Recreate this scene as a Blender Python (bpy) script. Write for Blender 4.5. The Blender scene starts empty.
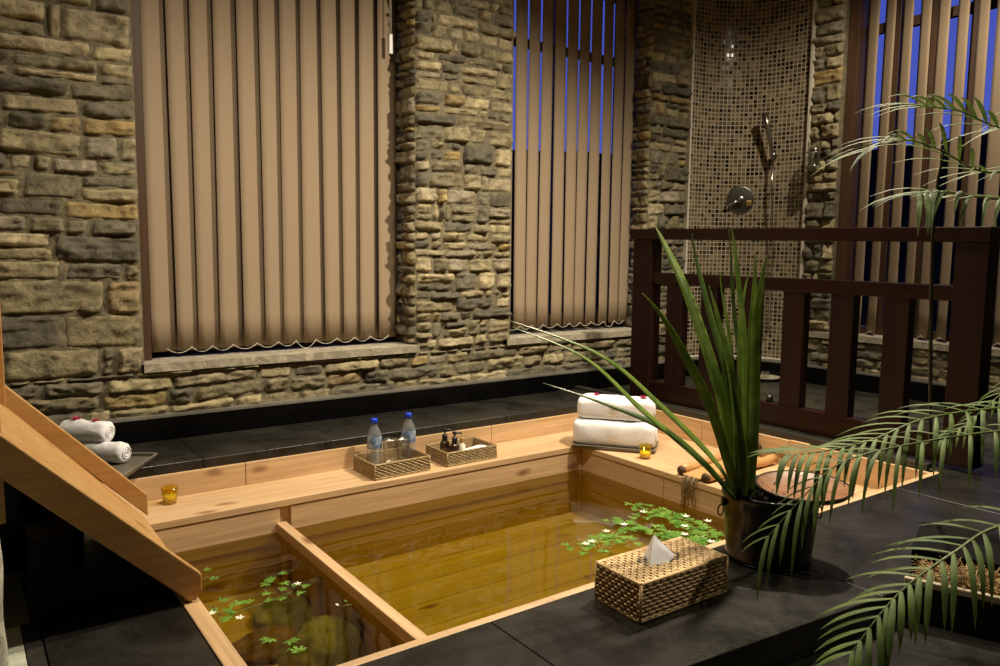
import bpy, bmesh, math, random
import numpy as np
from mathutils import Vector, Matrix, noise
random.seed(7)
rng = random.Random(7)
PI = math.pi
SC = bpy.context.scene
COL = SC.collection
V3 = Vector

# ------------------------------------------------------------------ camera
F_PX = 768.0
CAM_H = 1.0
yaw, pit, roll = math.radians(-35.73), math.radians(6.01), math.radians(0.61)
ROT = (Matrix.Rotation(yaw, 3, 'Z') @ Matrix.Rotation(PI/2 - pit, 3, 'X') @ Matrix.Rotation(roll, 3, 'Z'))
cam_data = bpy.data.cameras.new('camera')
cam = bpy.data.objects.new('camera', cam_data)
COL.objects.link(cam)
cam.matrix_world = Matrix.Translation((0, 0, CAM_H)) @ ROT.to_4x4()
cam_data.sensor_width = 36
cam_data.lens = F_PX / 1000 * 36
cam_data.clip_start = 0.05
cam_data.clip_end = 500
SC.camera = cam

def ray(x, y): return ROT @ V3(((x-500)/F_PX, (333-y)/F_PX, -1))
def onz(x, y, z=0.0):
    d = ray(x, y); return V3((0, 0, CAM_H)) + d*((z-CAM_H)/d.z)
def ony(x, y, Y):
    d = ray(x, y); return V3((0, 0, CAM_H)) + d*(Y/d.y)
def onx(x, y, X):
    d = ray(x, y); return V3((0, 0, CAM_H)) + d*(X/d.x)
def ond(x, y, t): return V3((0, 0, CAM_H)) + ray(x, y)*t      # t metres along the view axis

# ------------------------------------------------------------------ mesh builder
class MB:
    def __init__(s): s.v = []; s.f = []; s.m = []; s.c = []; s.sm = []; s.uv = None
    def add(s, vs, fs, mi=0, col=None, smooth=False):
        o = len(s.v); s.v += [tuple(p) for p in vs]
        for f in fs:
            s.f.append(tuple(i+o for i in f)); s.m.append(mi); s.c.append(col); s.sm.append(smooth)
        return s
    def box(s, a, b, mi=0, col=None):
        x0, y0, z0 = a; x1, y1, z1 = b
        vs = [(x0,y0,z0),(x1,y0,z0),(x1,y1,z0),(x0,y1,z0),(x0,y0,z1),(x1,y0,z1),(x1,y1,z1),(x0,y1,z1)]
        return s.add(vs, [(0,3,2,1),(4,5,6,7),(0,1,5,4),(1,2,6,5),(2,3,7,6),(3,0,4,7)], mi, col)
    def obox(s, c, ax, ay, az, mi=0):      # centre and half-axis vectors
        c, ax, ay, az = V3(c), V3(ax), V3(ay), V3(az)
        vs = [c+i*ax+j*ay+k*az for k in (-1,1) for i, j in ((-1,-1),(1,-1),(1,1),(-1,1))]
        return s.add(vs, [(0,3,2,1),(4,5,6,7),(0,1,5,4),(1,2,6,5),(2,3,7,6),(3,0,4,7)], mi)
    def tube(s, pts, r, n=8, mi=0, caps=True, col=None):
        pts = [V3(p) for p in pts]
        if not hasattr(r, '__len__'): r = [r]*len(pts)
        t0 = (pts[1]-pts[0]).normalized()
        up = V3((0,0,1)) if abs(t0.z) < .9 else V3((1,0,0))
        u = t0.cross(up).normalized(); vs = []
        for i, p in enumerate(pts):
            t = (pts[min(i+1, len(pts)-1)] - pts[max(i-1, 0)]).normalized()
            u = (u - t*u.dot(t)).normalized(); w = t.cross(u)
            for k in range(n):
                a = 2*PI*k/n; vs.append(p + (u*math.cos(a) + w*math.sin(a))*r[i])
        fs = [(i*n+k, i*n+(k+1)%n, (i+1)*n+(k+1)%n, (i+1)*n+k) for i in range(len(pts)-1) for k in range(n)]
        if caps: fs += [tuple(range(n))[::-1], tuple((len(pts)-1)*n+k for k in range(n))]
        return s.add(vs, fs, mi, col, True)
    def lathe(s, prof, c=(0,0,0), n=32, mi=0, M=None):    # prof: (r, z)
        c = V3(c); vs = []
        for r, z in prof:
            for k in range(n):
                a = 2*PI*k/n; p = V3((r*math.cos(a), r*math.sin(a), z))
                if M: p = M @ p
                vs.append(p + c)
        fs = [(i*n+k, i*n+(k+1)%n, (i+1)*n+(k+1)%n, (i+1)*n+k) for i in range(len(prof)-1) for k in range(n)]
        return s.add(vs, fs, mi, None, True)
    def build(s, name, mats, parent=None, bevel=0, seg=2, solid=0):
        me = bpy.data.meshes.new(name)
        me.from_pydata(s.v, [], s.f)
        if not isinstance(mats, (list, tuple)): mats = [mats]
        for m in mats: me.materials.append(m)
        me.polygons.foreach_set('material_index', s.m)
        me.polygons.foreach_set('use_smooth', s.sm)
        if any(c is not None for c in s.c):
            ca = me.color_attributes.new('Col', 'FLOAT_COLOR', 'CORNER')
            arr = []
            for p, c in zip(me.polygons, s.c):
                c = c or (.3,.3,.3); arr += [c[0], c[1], c[2], 1.0]*p.loop_total
            ca.data.foreach_set('color', arr)
        if s.uv is not None:
            uvl = me.uv_layers.new(name='UVMap'); arr = []
            for l in me.loops: arr += list(s.uv[l.vertex_index])
            uvl.data.foreach_set('uv', arr)
        me.update()
        o = bpy.data.objects.new(name, me); COL.objects.link(o)
        if parent is not None:
            o.parent = parent
            o.location = -parent.location if parent.type == 'EMPTY' else (0,0,0)
        if bevel:
            b = o.modifiers.new('bevel', 'BEVEL'); b.width = bevel; b.segments = seg; b.limit_method = 'ANGLE'
        if solid:
            b = o.modifiers.new('solid', 'SOLIDIFY'); b.thickness = solid; b.offset = 0
        return o

def tag(o, label=None, cat=None, group=None, kind=None):
    if label: o['label'] = label
    if cat: o['category'] = cat
    if group: o['group'] = group
    if kind: o['kind'] = kind
    return o
def thing(name, label, cat, loc=(0,0,0), group=None):
    o = bpy.data.objects.new(name, None); COL.objects.link(o); o.location = loc
    return tag(o, label, cat, group)
def struct(name, mb, mats, label=None, **k):
    o = mb.build(name, mats, **k); o['kind'] = 'structure'
    if label: o['label'] = label
    return o
def copy_tree(o, loc, rz=0.0, label=None):
    r = o.copy(); COL.objects.link(r); r.location = loc; r.rotation_euler = (0,0,rz)
    if label: r['label'] = label
    for ch in list(o.children):
        c = ch.copy(); COL.objects.link(c); c.parent = r
        for g in list(ch.children):
            d = g.copy(); COL.objects.link(d); d.parent = c
    return r

# ------------------------------------------------------------------ materials
class NT:
    def __init__(s, name):
        s.mat = bpy.data.materials.new(name); s.mat.use_nodes = True
        s.t = s.mat.node_tree; s.t.nodes.clear()
        s.out = s.t.nodes.new('ShaderNodeOutputMaterial')
    def n(s, typ, **k):
        nd = s.t.nodes.new('ShaderNode'+typ)
        for a, b in k.items():
            if a in nd.inputs: nd.inputs[a].default_value = b
            else: setattr(nd, a, b)
        return nd
    def l(s, a, ao, b, bi): s.t.links.new(a.outputs[ao], b.inputs[bi])
    def mix(s, fac, a, b, mode='MIX'):
        nd = s.t.nodes.new('ShaderNodeMix'); nd.data_type = 'RGBA'; nd.blend_type = mode
        for idx, val in ((0, fac), (6, a), (7, b)):
            if isinstance(val, tuple) and len(val) == 2 and hasattr(val[0], 'outputs'): s.t.links.new(val[0].outputs[val[1]], nd.inputs[idx])
            elif isinstance(val, (int, float)): nd.inputs[idx].default_value = val
            else: nd.inputs[idx].default_value = (*val, 1) if len(val) == 3 else val
        return (nd, 2)
    def ramp(s, src, stops):
        r = s.t.nodes.new('ShaderNodeValToRGB'); s.t.links.new(src[0].outputs[src[1]], r.inputs[0])
        el = r.color_ramp.elements
        while len(el) < len(stops): el.new(.5)
        for e, (p, c) in zip(el, stops):
            e.position = p; e.color = (*c, 1) if hasattr(c, '__len__') else (c, c, c, 1)
        return (r, 0)
    def coords(s, scale=(1,1,1), kind='Object', rot=(0,0,0)):
        t = s.n('TexCoord'); m = s.n('Mapping'); s.l(t, kind, m, 'Vector')
        m.inputs['Scale'].default_value = scale; m.inputs['Rotation'].default_value = rot
        return m
    def noise(s, co, scale, detail=4, rough=.5, dist=0):
        nd = s.n('TexNoise', Scale=scale, Detail=detail, Roughness=rough, Distortion=dist)
        if co: s.l(co, 0, nd, 'Vector')
        return nd
    def bsdf(s, color=None, rough=.5, bump=None, bdist=.01, bstr=1, **k):
        b = s.n('BsdfPrincipled')
        b.inputs['Roughness'].default_value = rough if isinstance(rough, (int, float)) else .5
        if not isinstance(rough, (int, float)): s.t.links.new(rough[0].outputs[rough[1]], b.inputs['Roughness'])
        if isinstance(color[0], (int, float)): b.inputs['Base Color'].default_value = (*color, 1)
        else: s.t.links.new(color[0].outputs[color[1]], b.inputs['Base Color'])
        for a, v in k.items(): b.inputs[a.replace('_', ' ')].default_value = v
        if bump:
            bp = s.n('Bump', Distance=bdist, Strength=bstr); s.t.links.new(bump[0].outputs[bump[1]], bp.inputs['Height'])
            s.l(bp, 0, b, 'Normal')
        s.l(b, 0, s.out, 'Surface'); s.b = b
        return s.mat

def simple(name, col, rough=.5, **k): return NT(name).bsdf(col, rough, **k)

def wood(name, axis, a, b, knot=(.16,.06,.02), rough=.5, knots=True, sc=1.0):
    t = NT(name)
    s = [9.0*sc]*3; s[axis] = .55*sc
    co = t.coords(tuple(s))
    n1 = t.noise(co, 1.2, 6, .6, .6)
    s2 = [60.0*sc]*3; s2[axis] = 2.0*sc
    n2 = t.noise(t.coords(tuple(s2)), 1.0, 4, .6, .2)
    c = t.ramp((n1, 'Fac'), [(.32, a), (.5, tuple((x+y)/2 for x, y in zip(a, b))), (.68, b)])
    f = t.ramp((n2, 'Fac'), [(.35, .72), (.62, 1.0)])
    c = t.mix(1.0, c, f, 'MULTIPLY')
    # broad board-to-board tone
    s3 = [2.2]*3; s3[axis] = .8
    n3 = t.noise(t.coords(tuple(s3)), 1.0, 2, .5)
    c = t.mix(t.ramp((n3, 'Fac'), [(.35, 0.0), (.7, .45)]), c, tuple(x*.78 for x in a))
    kw_ = {'Specular_IOR_Level': .22} if a[0] < .03 else {}
    if knots:
        s4 = [9.0]*3; s4[axis] = 3.6
        co4 = t.coords(tuple(s4))
        v = t.n('TexVoronoi', Scale=.8, Randomness=1.0); nn = t.noise(co4, 1.5, 3)
        add = t.n('VectorMath', operation='ADD'); t.l(co4, 0, add, 0)
        mul = t.n('VectorMath', operation='SCALE'); t.l(nn, 'Color', mul, 0); mul.inputs['Scale'].default_value = .35
        t.l(mul, 0, add, 1); t.l(add, 0, v, 'Vector')
        k = t.ramp((v, 'Distance'), [(.05, .85), (.12, .5), (.2, 0.0)])
        sel = t.ramp((t.n('SeparateColor'), 0), [(0, 0), (1, 1)])
        sep = sel[0].inputs[0].links[0].from_node; t.l(v, 'Color', sep, 0)
        sel[0].color_ramp.elements[0].position = .50; sel[0].color_ramp.elements[1].position = .55
        kk = t.n('Math', operation='MULTIPLY'); t.t.links.new(k[0].outputs[0], kk.inputs[0]); t.t.links.new(sel[0].outputs[0], kk.inputs[1])
        c = t.mix((kk, 0), c, knot)
    return t.bsdf(c, rough, bump=(n2, 'Fac'), bdist=.0012, bstr=.6, **kw_)

PA, PB = (.72,.50,.285), (.58,.37,.18)
wood_x = wood('pine_wood_along_x', 0, PA, PB)
wood_y = wood('pine_wood_along_y', 1, PA, PB)
wood_end = wood('pine_wood_upright', 2, PA, PB, knots=False)
wood_slide = wood('slide_wood', 0, (.60,.37,.15), (.50,.26,.075), rough=.42)
wood_tub_floor = wood('submerged_floor_wood', 0, (.85,.62,.30), (.55,.33,.11))
wood_orange = wood('wet_orange_wood', 0, (.70,.42,.18), (.55,.28,.10), rough=.35, knots=False, sc=2)
wood_dish = wood('dish_wood', 1, (.36,.17,.07), (.22,.09,.035), rough=.45, knots=False, sc=2)
wood_dark = wood('dark_stained_wood', 2, (.017,.0048,.003), (.009,.003,.002), rough=.42, knots=False)
wood_dark_y = wood('dark_stained_rail_wood', 1, (.018,.0052,.003), (.009,.003,.002), rough=.30, knots=False)
wood_frame = wood('brown_window_frame_wood', 2, (.085,.042,.018), (.055,.026,.011), rough=.5, knots=False)

def granite(name, c0, c1, r0, r1, bd=.002, spec=.5):
    t = NT(name); co = t.coords()
    n = t.noise(co, 3.5, 6, .65, .8); m = t.noise(co, 90, 3, .6)
    c = t.ramp((n, 'Fac'), [(.3, c0), (.72, c1)])
    c = t.mix(.5, c, t.ramp((m, 'Fac'), [(.3, .45), (.7, 1.5)]), 'MULTIPLY')
    r = t.ramp((n, 'Fac'), [(.3, r0), (.7, r1)])
    n2 = t.noise(co, 14, 5, .6, .4)
    return t.bsdf(c, r, bump=(n2, 'Fac'), bdist=bd, bstr=.5, Specular_IOR_Level=spec)
gran_top = granite('black_granite_deck', (.008,.0078,.007), (.030,.028,.023), .22, .36, .002)
gran_step = granite('black_granite_step', (.020,.019,.016), (.042,.039,.032), .28, .42)
gran_face = granite('black_granite_curb', (.0012,.0012,.0012), (.0025,.0025,.0025), .2, .35, .001, .2)
gran_rim_sheen = granite('granite_edge_painted_sheen', (.10,.095,.08), (.20,.19,.16), .4, .5)  # curb's top edge coloured paler to stand for light reflecting off it
shower_floor_m = granite('slate_shower_floor', (.018,.018,.013), (.06,.058,.045), .2, .4)

def stone_mat(name, use_col=True, base=(.2,.17,.11), dark=.35):
    t = NT(name); co = t.coords()
    n = t.noise(co, 18, 8, .68, .6); n2 = t.noise(co, 70, 5, .7); n3 = t.noise(co, 5, 3, .5)
    if use_col:
        a = t.n('Attribute', attribute_name='Col'); c = (a, 0)
    else: c = base
    c = t.mix(1.0, c if not isinstance(c[0], float) else base, t.ramp((n, 'Fac'), [(.30, dark), (.48, .85), (.72, 1.5)]), 'MULTIPLY')
    c = t.mix(t.ramp((n3, 'Fac'), [(.5, 0.0), (.75, .5)]), c, (.16,.145,.10))
    h = t.n('Math', operation='ADD'); t.l(n, 'Fac', h, 0)
    h2 = t.n('Math', operation='MULTIPLY'); t.l(n2, 'Fac', h2, 0); h2.inputs[1].default_value = .35; t.l(h2, 0, h, 1)
    return t.bsdf(c, .82, bump=(h, 0), bdist=.014, bstr=.9)
stone_m = stone_mat('rubble_stone')
mortar_m = stone_mat('mortar', False, (.17,.145,.085))
sill_m = stone_mat('limestone_sill', False, (.42,.38,.28), .8)
plaster_m = stone_mat('rough_plaster', False, (.55,.53,.43), .5)

def fabric(name, col, scale=600, rough=.85, bd=.0006, **k):
    t = NT(name); co = t.coords()
    w = t.noise(t.coords((1,1,.25)), scale, 2, .5); n = t.noise(co, 2, 3)
    c = t.mix(1.0, col, t.ramp((w, 'Fac'), [(.3, .86), (.7, 1.08)]), 'MULTIPLY')
    return t.bsdf(c, rough, bump=(w, 'Fac'), bdist=bd, bstr=.6, **k)
blind_m = fabric('tan_blind_fabric', (.315,.238,.156))
towel_m = fabric('white_terry', (.84,.84,.86), 350, .95, .003)
chain_m = simple('white_chain', (.75,.70,.60), .5)
white_plastic = simple('white_plastic', (.75,.74,.70), .4)
black_pot = NT('black_lacquer'); 
_n = black_pot.noise(black_pot.coords(), 12, 4)
black_pot = black_pot.bsdf((.003,.0028,.0025), .24, bump=(_n, 'Fac'), bdist=.002)
black_iron = simple('black_iron', (.01,.01,.01), .4, Metallic=.6)
chrome = simple('chrome', (.55,.54,.52), .18, Metallic=1.0)
old_chrome = simple('aged_chrome', (.30,.29,.26), .32, Metallic=1.0)
tray_m = simple('dark_tray', (.12,.11,.085), .4)
tray_edge = simple('tray_edge', (.17,.155,.125), .4)
dark_glass = simple('dark_brown_bottle', (.035,.016,.008), .15)
pump_black = simple('black_pump', (.008,.008,.008), .3)
cream_lotion = simple('cream_bottle', (.75,.70,.58), .3)
gold_m = simple('gold_cap', (.65,.42,.15), .3, Metallic=.8)
blue_cap = simple('blue_cap', (.01,.05,.60), .35)
matte_black = simple('matte_black', (.004,.004,.004), .8, Specular_IOR_Level=.1)
soil_m = simple('dark_wet_soil', (.008,.007,.006), .25)
tissue_m = simple('tissue_paper', (.88,.86,.88), .8, Subsurface_Weight=.1)
magenta = simple('magenta_petal', (.42,.015,.10), .5)
leafy = simple('small_leaf_green', (.12,.26,.04), .5)
emb_m = simple('embroidery', (.70,.55,.40), .7)
flower_w = simple('white_petal', (.85,.88,.72), .5)
beige_rim = simple('beige_clay_rim', (.45,.38,.25), .6)
niche_edge = simple('white_tile_trim', (.62,.58,.48), .4)
cord_m = simple('twine', (.22,.15,.08), .8)

def wick(name, a, b):
    t = NT(name); co = t.coords(); n = t.noise(co, 60, 3, .6)
    return t.bsdf(t.ramp((n, 'Fac'), [(.35, a), (.65, b)]), .45)
wicker_m = wick('tan_rattan', (.50,.34,.15), (.80,.60,.33))
wicker_g = wick('weathered_rattan', (.26,.19,.09), (.50,.38,.20))
wick_dark = simple('dark_rattan_gap', (.07,.036,.014), .7)
wick_mid = simple('rattan_inside', (.33,.23,.115), .7)
coir_m = wick('coir', (.12,.06,.02), (.55,.38,.15))

def leafmat(name, a, b, rough=.38, trans=.25):
    t = NT(name); n = t.noise(t.coords(), 14, 3, .6)
    m = t.bsdf(t.ramp((n, 'Fac'), [(.3, a), (.7, b)]), rough)
    tr = t.n('BsdfTranslucent'); t.t.links.new(t.b.inputs['Base Color'].links[0].from_socket, tr.inputs[0])
    mx = t.n('MixShader'); mx.inputs[0].default_value = trans
    t.l(t.b, 0, mx, 1); t.l(tr, 0, mx, 2); t.l(mx, 0, t.out, 'Surface')
    return m
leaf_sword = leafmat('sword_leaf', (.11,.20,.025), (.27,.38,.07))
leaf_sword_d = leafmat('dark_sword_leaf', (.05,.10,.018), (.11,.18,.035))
leaf_palm = leafmat('palm_leaflet', (.055,.105,.018), (.15,.225,.045), rough=.62)
leaf_palm_stem = leafmat('palm_stem', (.10,.15,.04), (.18,.22,.07))
leaf_float = leafmat('floating_leaf', (.06,.22,.02), (.26,.46,.08))
dark_end_m = simple('dark_brown_wood', (.07,.03,.012), .7)
stem_dark = simple('dark_stalk', (.03,.035,.012), .6)

def thin_glass(name, tint=(1,1,1), ior=1.45, rough=0.0, extra=0.0):
    t = NT(name); tr = t.n('BsdfTransparent'); tr.inputs[0].default_value = (*tint, 1)
    g = t.n('BsdfGlossy', Roughness=rough); f = t.n('Fresnel', IOR=ior); mx = t.n('MixShader')
    gg = t.n('NewGeometry'); im = t.n('MapRange'); t.l(gg, 'Backfacing', im, 0); im.inputs[3].default_value = ior; im.inputs[4].default_value = 1/ior; t.l(im, 0, f, 'IOR')
    if extra:
        ad = t.n('Math', operation='ADD'); t.l(f, 0, ad, 0); ad.inputs[1].default_value = extra; t.l(ad, 0, mx, 0)
    else: t.l(f, 0, mx, 0)
    t.l(tr, 0, mx, 1); t.l(g, 0, mx, 2); t.l(mx, 0, t.out, 'Surface')
    return t.mat
pane_m = thin_glass('window_glass', (.92,.95,.98))
clear_m = thin_glass('clear_glass', (.95,.96,.95), 1.5, .05, .09)
amber_m = thin_glass('yellow_glass', (.97,.88,.28), 1.5, .05, .05)
bottle_m = thin_glass('clear_plastic', (.93,.95,.97), 1.4, .10, .08)
_t = bottle_m.node_tree; _o = [n for n in _t.nodes if n.type == 'OUTPUT_MATERIAL'][0]; _s = _o.inputs[0].links[0].from_socket
_d = _t.nodes.new('ShaderNodeBsdfDiffuse'); _d.inputs[0].default_value = (.75,.80,.85,1); _m = _t.nodes.new('ShaderNodeMixShader'); _m.inputs[0].default_value = .14
_t.links.new(_s, _m.inputs[1]); _t.links.new(_d.outputs[0], _m.inputs[2]); _t.links.new(_m.outputs[0], _o.inputs[0])
wax_m = simple('yellow_wax', (.85,.76,.25), .4, Subsurface_Weight=.2)
label_m = NT('bottle_label_blue')
_c = label_m.coords((60,60,40)); _n = label_m.noise(_c, 1.0, 3)
label_m = label_m.bsdf(label_m.ramp((_n, 'Fac'), [(.35, (.07,.15,.33)), (.5, (.22,.30,.42)), (.66, (.42,.48,.52))]), .4)
# water: thin tinted surface, gentle ripples
w_ = NT('bath_water_surface')
_co = w_.coords((1,1,1)); _n = w_.noise(_co, 5.5, 2, .5); 
_bp = w_.n('Bump', Distance=.008, Strength=.2); w_.l(_n, 'Fac', _bp, 'Height')
_tr = w_.n('BsdfTransparent'); _tr.inputs[0].default_value = (.515,.48,.128,1)
_g = w_.n('BsdfGlossy', Roughness=.015); _f = w_.n('Fresnel', IOR=1.33)
_gg = w_.n('NewGeometry'); _im = w_.n('MapRange'); w_.l(_gg, 'Backfacing', _im, 0); _im.inputs[3].default_value = 1.33; _im.inputs[4].default_value = 1/1.33; w_.l(_im, 0, _f, 'IOR')
_mx = w_.n('MixShader')
w_.l(_bp, 0, _g, 'Normal'); w_.l(_bp, 0, _f, 'Normal'); w_.l(_f, 0, _mx, 0); w_.l(_tr, 0, _mx, 1); w_.l(_g, 0, _mx, 2)
w_.l(_mx, 0, w_.out, 'Surface'); water_m = w_.mat

# mosaic: small glazed squares, each with its own tone and gloss
t = NT('glass_mosaic'); uv = t.n('TexCoord')
fl = t.n('VectorMath', operation='FLOOR'); t.l(uv, 'UV', fl, 0)
fr = t.n('VectorMath', operation='FRACTION'); t.l(uv, 'UV', fr, 0)
wn = t.n('TexWhiteNoise', noise_dimensions='2D'); t.l(fl, 0, wn, 'Vector')
wm = t.noise(None, .16, 2); t.l(fl, 0, wm, 'Vector')
ad = t.n('Math', operation='ADD'); t.l(wn, 'Value', ad, 0)
sb = t.n('Math', operation='MULTIPLY_ADD'); t.l(wm, 'Fac', sb, 0); sb.inputs[1].default_value = 1.3; sb.inputs[2].default_value = -.65; t.l(sb, 0, ad, 1)
tone = t.ramp((ad, 0), [(0, (.010,.008,.005)), (.16, (.022,.016,.009)), (.24, (.075,.055,.028)), (.55, (.135,.10,.055)), (.8, (.19,.15,.085)), (1, (.26,.21,.13))])
sx = t.n('SeparateXYZ'); t.l(fr, 0, sx, 0)
def edge(o):
    a = t.n('Math', operation='SUBTRACT'); t.l(sx, o, a, 0); a.inputs[1].default_value = .5
    b = t.n('Math', operation='ABSOLUTE'); t.l(a, 0, b, 0); return b
mxm = t.n('Math', operation='MAXIMUM'); t.l(edge('X'), 0, mxm, 0); t.l(edge('Y'), 0, mxm, 1)
gr = t.ramp((mxm, 0), [(.37, 0.0), (.41, 1.0)])
c = t.mix(gr, tone, (.40,.35,.25))
rg = t.ramp((mxm, 0), [(.37, .16), (.41, .8)])
nm = t.n('VectorMath', operation='SUBTRACT'); t.l(wn, 'Color', nm, 0); nm.inputs[1].default_value = (.5,.5,.5)
nsc = t.n('VectorMath', operation='SCALE'); t.l(nm, 0, nsc, 0); nsc.inputs['Scale'].default_value = .10
geo = t.n('NewGeometry'); nad = t.n('VectorMath', operation='ADD'); t.l(geo, 'Normal', nad, 0); t.l(nsc, 0, nad, 1)
nrm = t.n('VectorMath', operation='NORMALIZE'); t.l(nad, 0, nrm, 0)
mosaic_m = t.bsdf(c, rg); t.l(nrm, 0, t.b, 'Normal')

# ------------------------------------------------------------------ rubble stonework
PAL = [(.30,.255,.14),(.24,.205,.115),(.20,.175,.105),(.34,.29,.16),(.40,.335,.19),(.26,.22,.12),(.18,.16,.105),(.42,.355,.215),(.29,.25,.17),(.12,.108,.075),(.15,.135,.09)]
OCH = [(.40,.30,.12),(.37,.265,.10),(.34,.25,.12)]
def make_courses(z0, z1, r, lo=.05, hi=.125):
    out = []; z = z0
    while z < z1:
        h = r.uniform(lo, hi) if r.random() > .3 else r.uniform(lo, (lo+hi)/2); out.append((z, min(z+h, z1))); z += h
    return out
def stones(mb, O, U, N, courses, regions, r, depth=.035, wlo=.06, whi=.30):
    """O origin, U horizontal axis, N outward normal; v axis is z. regions: (u0,u1,v0,v1)"""
    O, U, N = V3(O), V3(U), V3(N); Z = V3((0,0,1))
    def one(u0, u1, v0, v1, lim):
        w, h = u1-u0, v1-v0
        g = .0010+r.random()*.004
        u0 += g; u1 -= g; v0 += g*.7; v1 -= g*.7
        nu = max(6, min(22, int(w/.016))); nv = max(6, min(12, int(h/.010)))
        D = depth*r.uniform(.40, 1.25); tilt = r.uniform(-.45, .45); tiltv = r.uniform(-.45, .45)
        rr = min(r.uniform(.010,.020), h*.38, w*.38); sd = V3((r.random()*90, r.random()*90, r.random()*90))
        k = [r.uniform(-.002, .016) for _ in range(4)]
        col = list(r.choice(OCH) if r.random() < .07 else r.choice(PAL)); q = r.uniform(.72, 1.15)
        col = [c*q for c in col]
        vs = []
        for j in range(nv+1):
            for i in range(nu+1):
                s_, t_ = i/nu, j/nv
                # skewed outline
                uu0 = u0 + k[0]*t_; uu1 = u1 - k[1]*(1-t_); vv0 = v0 + k[2]*s_*.5; vv1 = v1 - k[3]*(1-s_)*.5
                u = uu0 + (uu1-uu0)*s_; v = vv0 + (vv1-vv0)*t_
                de = min(u-uu0, uu1-u, v-vv0, vv1-v); e = min(1, max(0, de/rr)); pr = math.sqrt(max(0, 1-(1-e)**2))
                cx = min((u-uu0), (uu1-u))/rr; cy = min((v-vv0), (vv1-v))/rr
                if cx < 1 and cy < 1: pr *= min(1, max(0, 1.25-math.hypot(1-cx, 1-cy)*.9))
                n1 = noise.noise(V3((u*14, v*22, 0))+sd); n2 = noise.noise(V3((u*45, v*70, 3))+sd)
                d = (D*(1+tilt*(s_*2-1)+tiltv*(t_*2-1)) + n1*.026 + n2*.013 + noise.noise(V3((u*26, v*95, 5))+sd)*.008)*pr
                if pr > 0: d = max(d, .017*pr)
                ju = noise.noise(V3((u*30, v*30, 7))+sd)*.006*(1-pr*.5); jv = noise.noise(V3((u*22, v*22, 17))+sd)*.006*(1-pr*.5)
                uu = min(max(u+ju, lim[0]-.012), lim[1]+.012)
                wav = .016*noise.noise(V3((u*1.6, v*1.2, O.x+N.x*5)))
                if v < lim[2]+.05 : wav *= max(0, (v-lim[2])/.05)
                if v > lim[3]-.05 : wav *= max(0, (lim[3]-v)/.05)
                vs.append(O + U*uu + Z*(v+jv+wav) + N*(d-.002))
        n_ = nu+1
        fl = U.cross(Z).dot(N) < 0
        fs = []
        for j in range(nv):
            for i in range(nu):
                f = (j*n_+i, j*n_+i+1, (j+1)*n_+i+1, (j+1)*n_+i); fs.append(f[::-1] if fl else f)
        mb.add(vs, fs, 0, tuple(col), True)
    for (v0, v1) in courses:
        mid = (v0+v1)/2
        for (a, b, c, d) in regions:
            if not (c <= mid <= d): continue
            u = a; vv0, vv1 = max(v0, c), min(v1, d)
            while u < b-.03:
                w = r.uniform(wlo, whi)*(1.0 if (v1-v0) > .04 else .8)
                if r.random() < .18: w *= .45
                if b-(u+w) < .08: w = b-u
                if vv1-vv0 > .10 and r.random() < .35:
                    s = vv0+(vv1-vv0)*r.uniform(.35, .65)
                    one(u, u+w, vv0, s, (a, b, c, d)); one(u, u+w, s, vv1, (a, b, c, d))
                else: one(u, u+w, vv0, vv1, (a, b, c, d))
                u += w
def mortar(mb, O, U, N, a, b, c, d, mi=1, step=.022):
    O, U, N = V3(O), V3(U), V3(N); nu = max(2, int((b-a)/step)); nv = max(2, int((d-c)/step)); vs = []
    for j in range(nv+1):
        for i in range(nu+1):
            u = a+(b-a)*i/nu; v = c+(d-c)*j/nv; p = O+U*u+V3((0,0,v))
            ed = 0 if i in (0, nu) or j in (0, nv) else 1
            vs.append(p+N*(.006*ed+.012*noise.noise(p*14)*ed+.006*noise.noise(p*45)*ed))
    n_ = nu+1; fl = U.cross(V3((0,0,1))).dot(N) < 0
    fs = [(j*n_+i, j*n_+i+1, (j+1)*n_+i+1, (j+1)*n_+i) for j in range(nv) for i in range(nu)]
    mb.add(vs, [f[::-1] for f in fs] if fl else fs, mi, (.15,.13,.085), True)

YW, XW = 4.32, 5.60          # face of the window wall; face of the far side wall
CZ = .13                     # top of the black granite curb
SB, ST = .355, .40           # sill bottom and top
HEAD = 3.05; CEIL = 3.35
W1 = (.815, 2.43); W2 = (3.19, 4.53)
XL = -1.30; MOSX, MOSY = 4.98, 3.62
W3 = (.55, 3.36)
r1 = random.Random(11)
# window wall
mb = MB()
for a, b, c, d in ((XL, 5.6, -1.0, SB), (XL, W1[0], SB, CEIL), (W1[1], W2[0], SB, CEIL), (W2[1], 5.6, SB, CEIL), (W1[0], W1[1], HEAD, CEIL), (W2[0], W2[1], HEAD, CEIL)):
    mb.box((a, YW, c), (b, YW+.42, d), 1, (.15,.13,.085))
cs = make_courses(CZ-.03, CEIL, r1)
REG = [(XL, MOSX, CZ-.03, SB), (XL, W1[0], SB, CEIL), (W1[1], W2[0], SB, CEIL), (W2[1], MOSX-.01, SB, CEIL), (W1[0], W1[1], HEAD, CEIL), (W2[0], W2[1], HEAD, CEIL)]
# left pier has bigger, flatter stones than the middle one
cs_big = make_courses(SB, CEIL, random.Random(5), .065, .175)
cs_low = make_courses(CZ-.03, SB, random.Random(9), .055, .12)
stones(mb, (0,YW,0), (1,0,0), (0,-1,0), cs_low, [REG[0]], r1, .032, .12, .46)
stones(mb, (0,YW,0), (1,0,0), (0,-1,0), cs_big, [REG[1]], r1, .030, .12, .50)
stones(mb, (0,YW,0), (1,0,0), (0,-1,0), cs, REG[2:], r1, .034, .08, .32)
for g in REG: mortar(mb, (0,YW,0), (1,0,0), (0,-1,0), *g)
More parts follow.
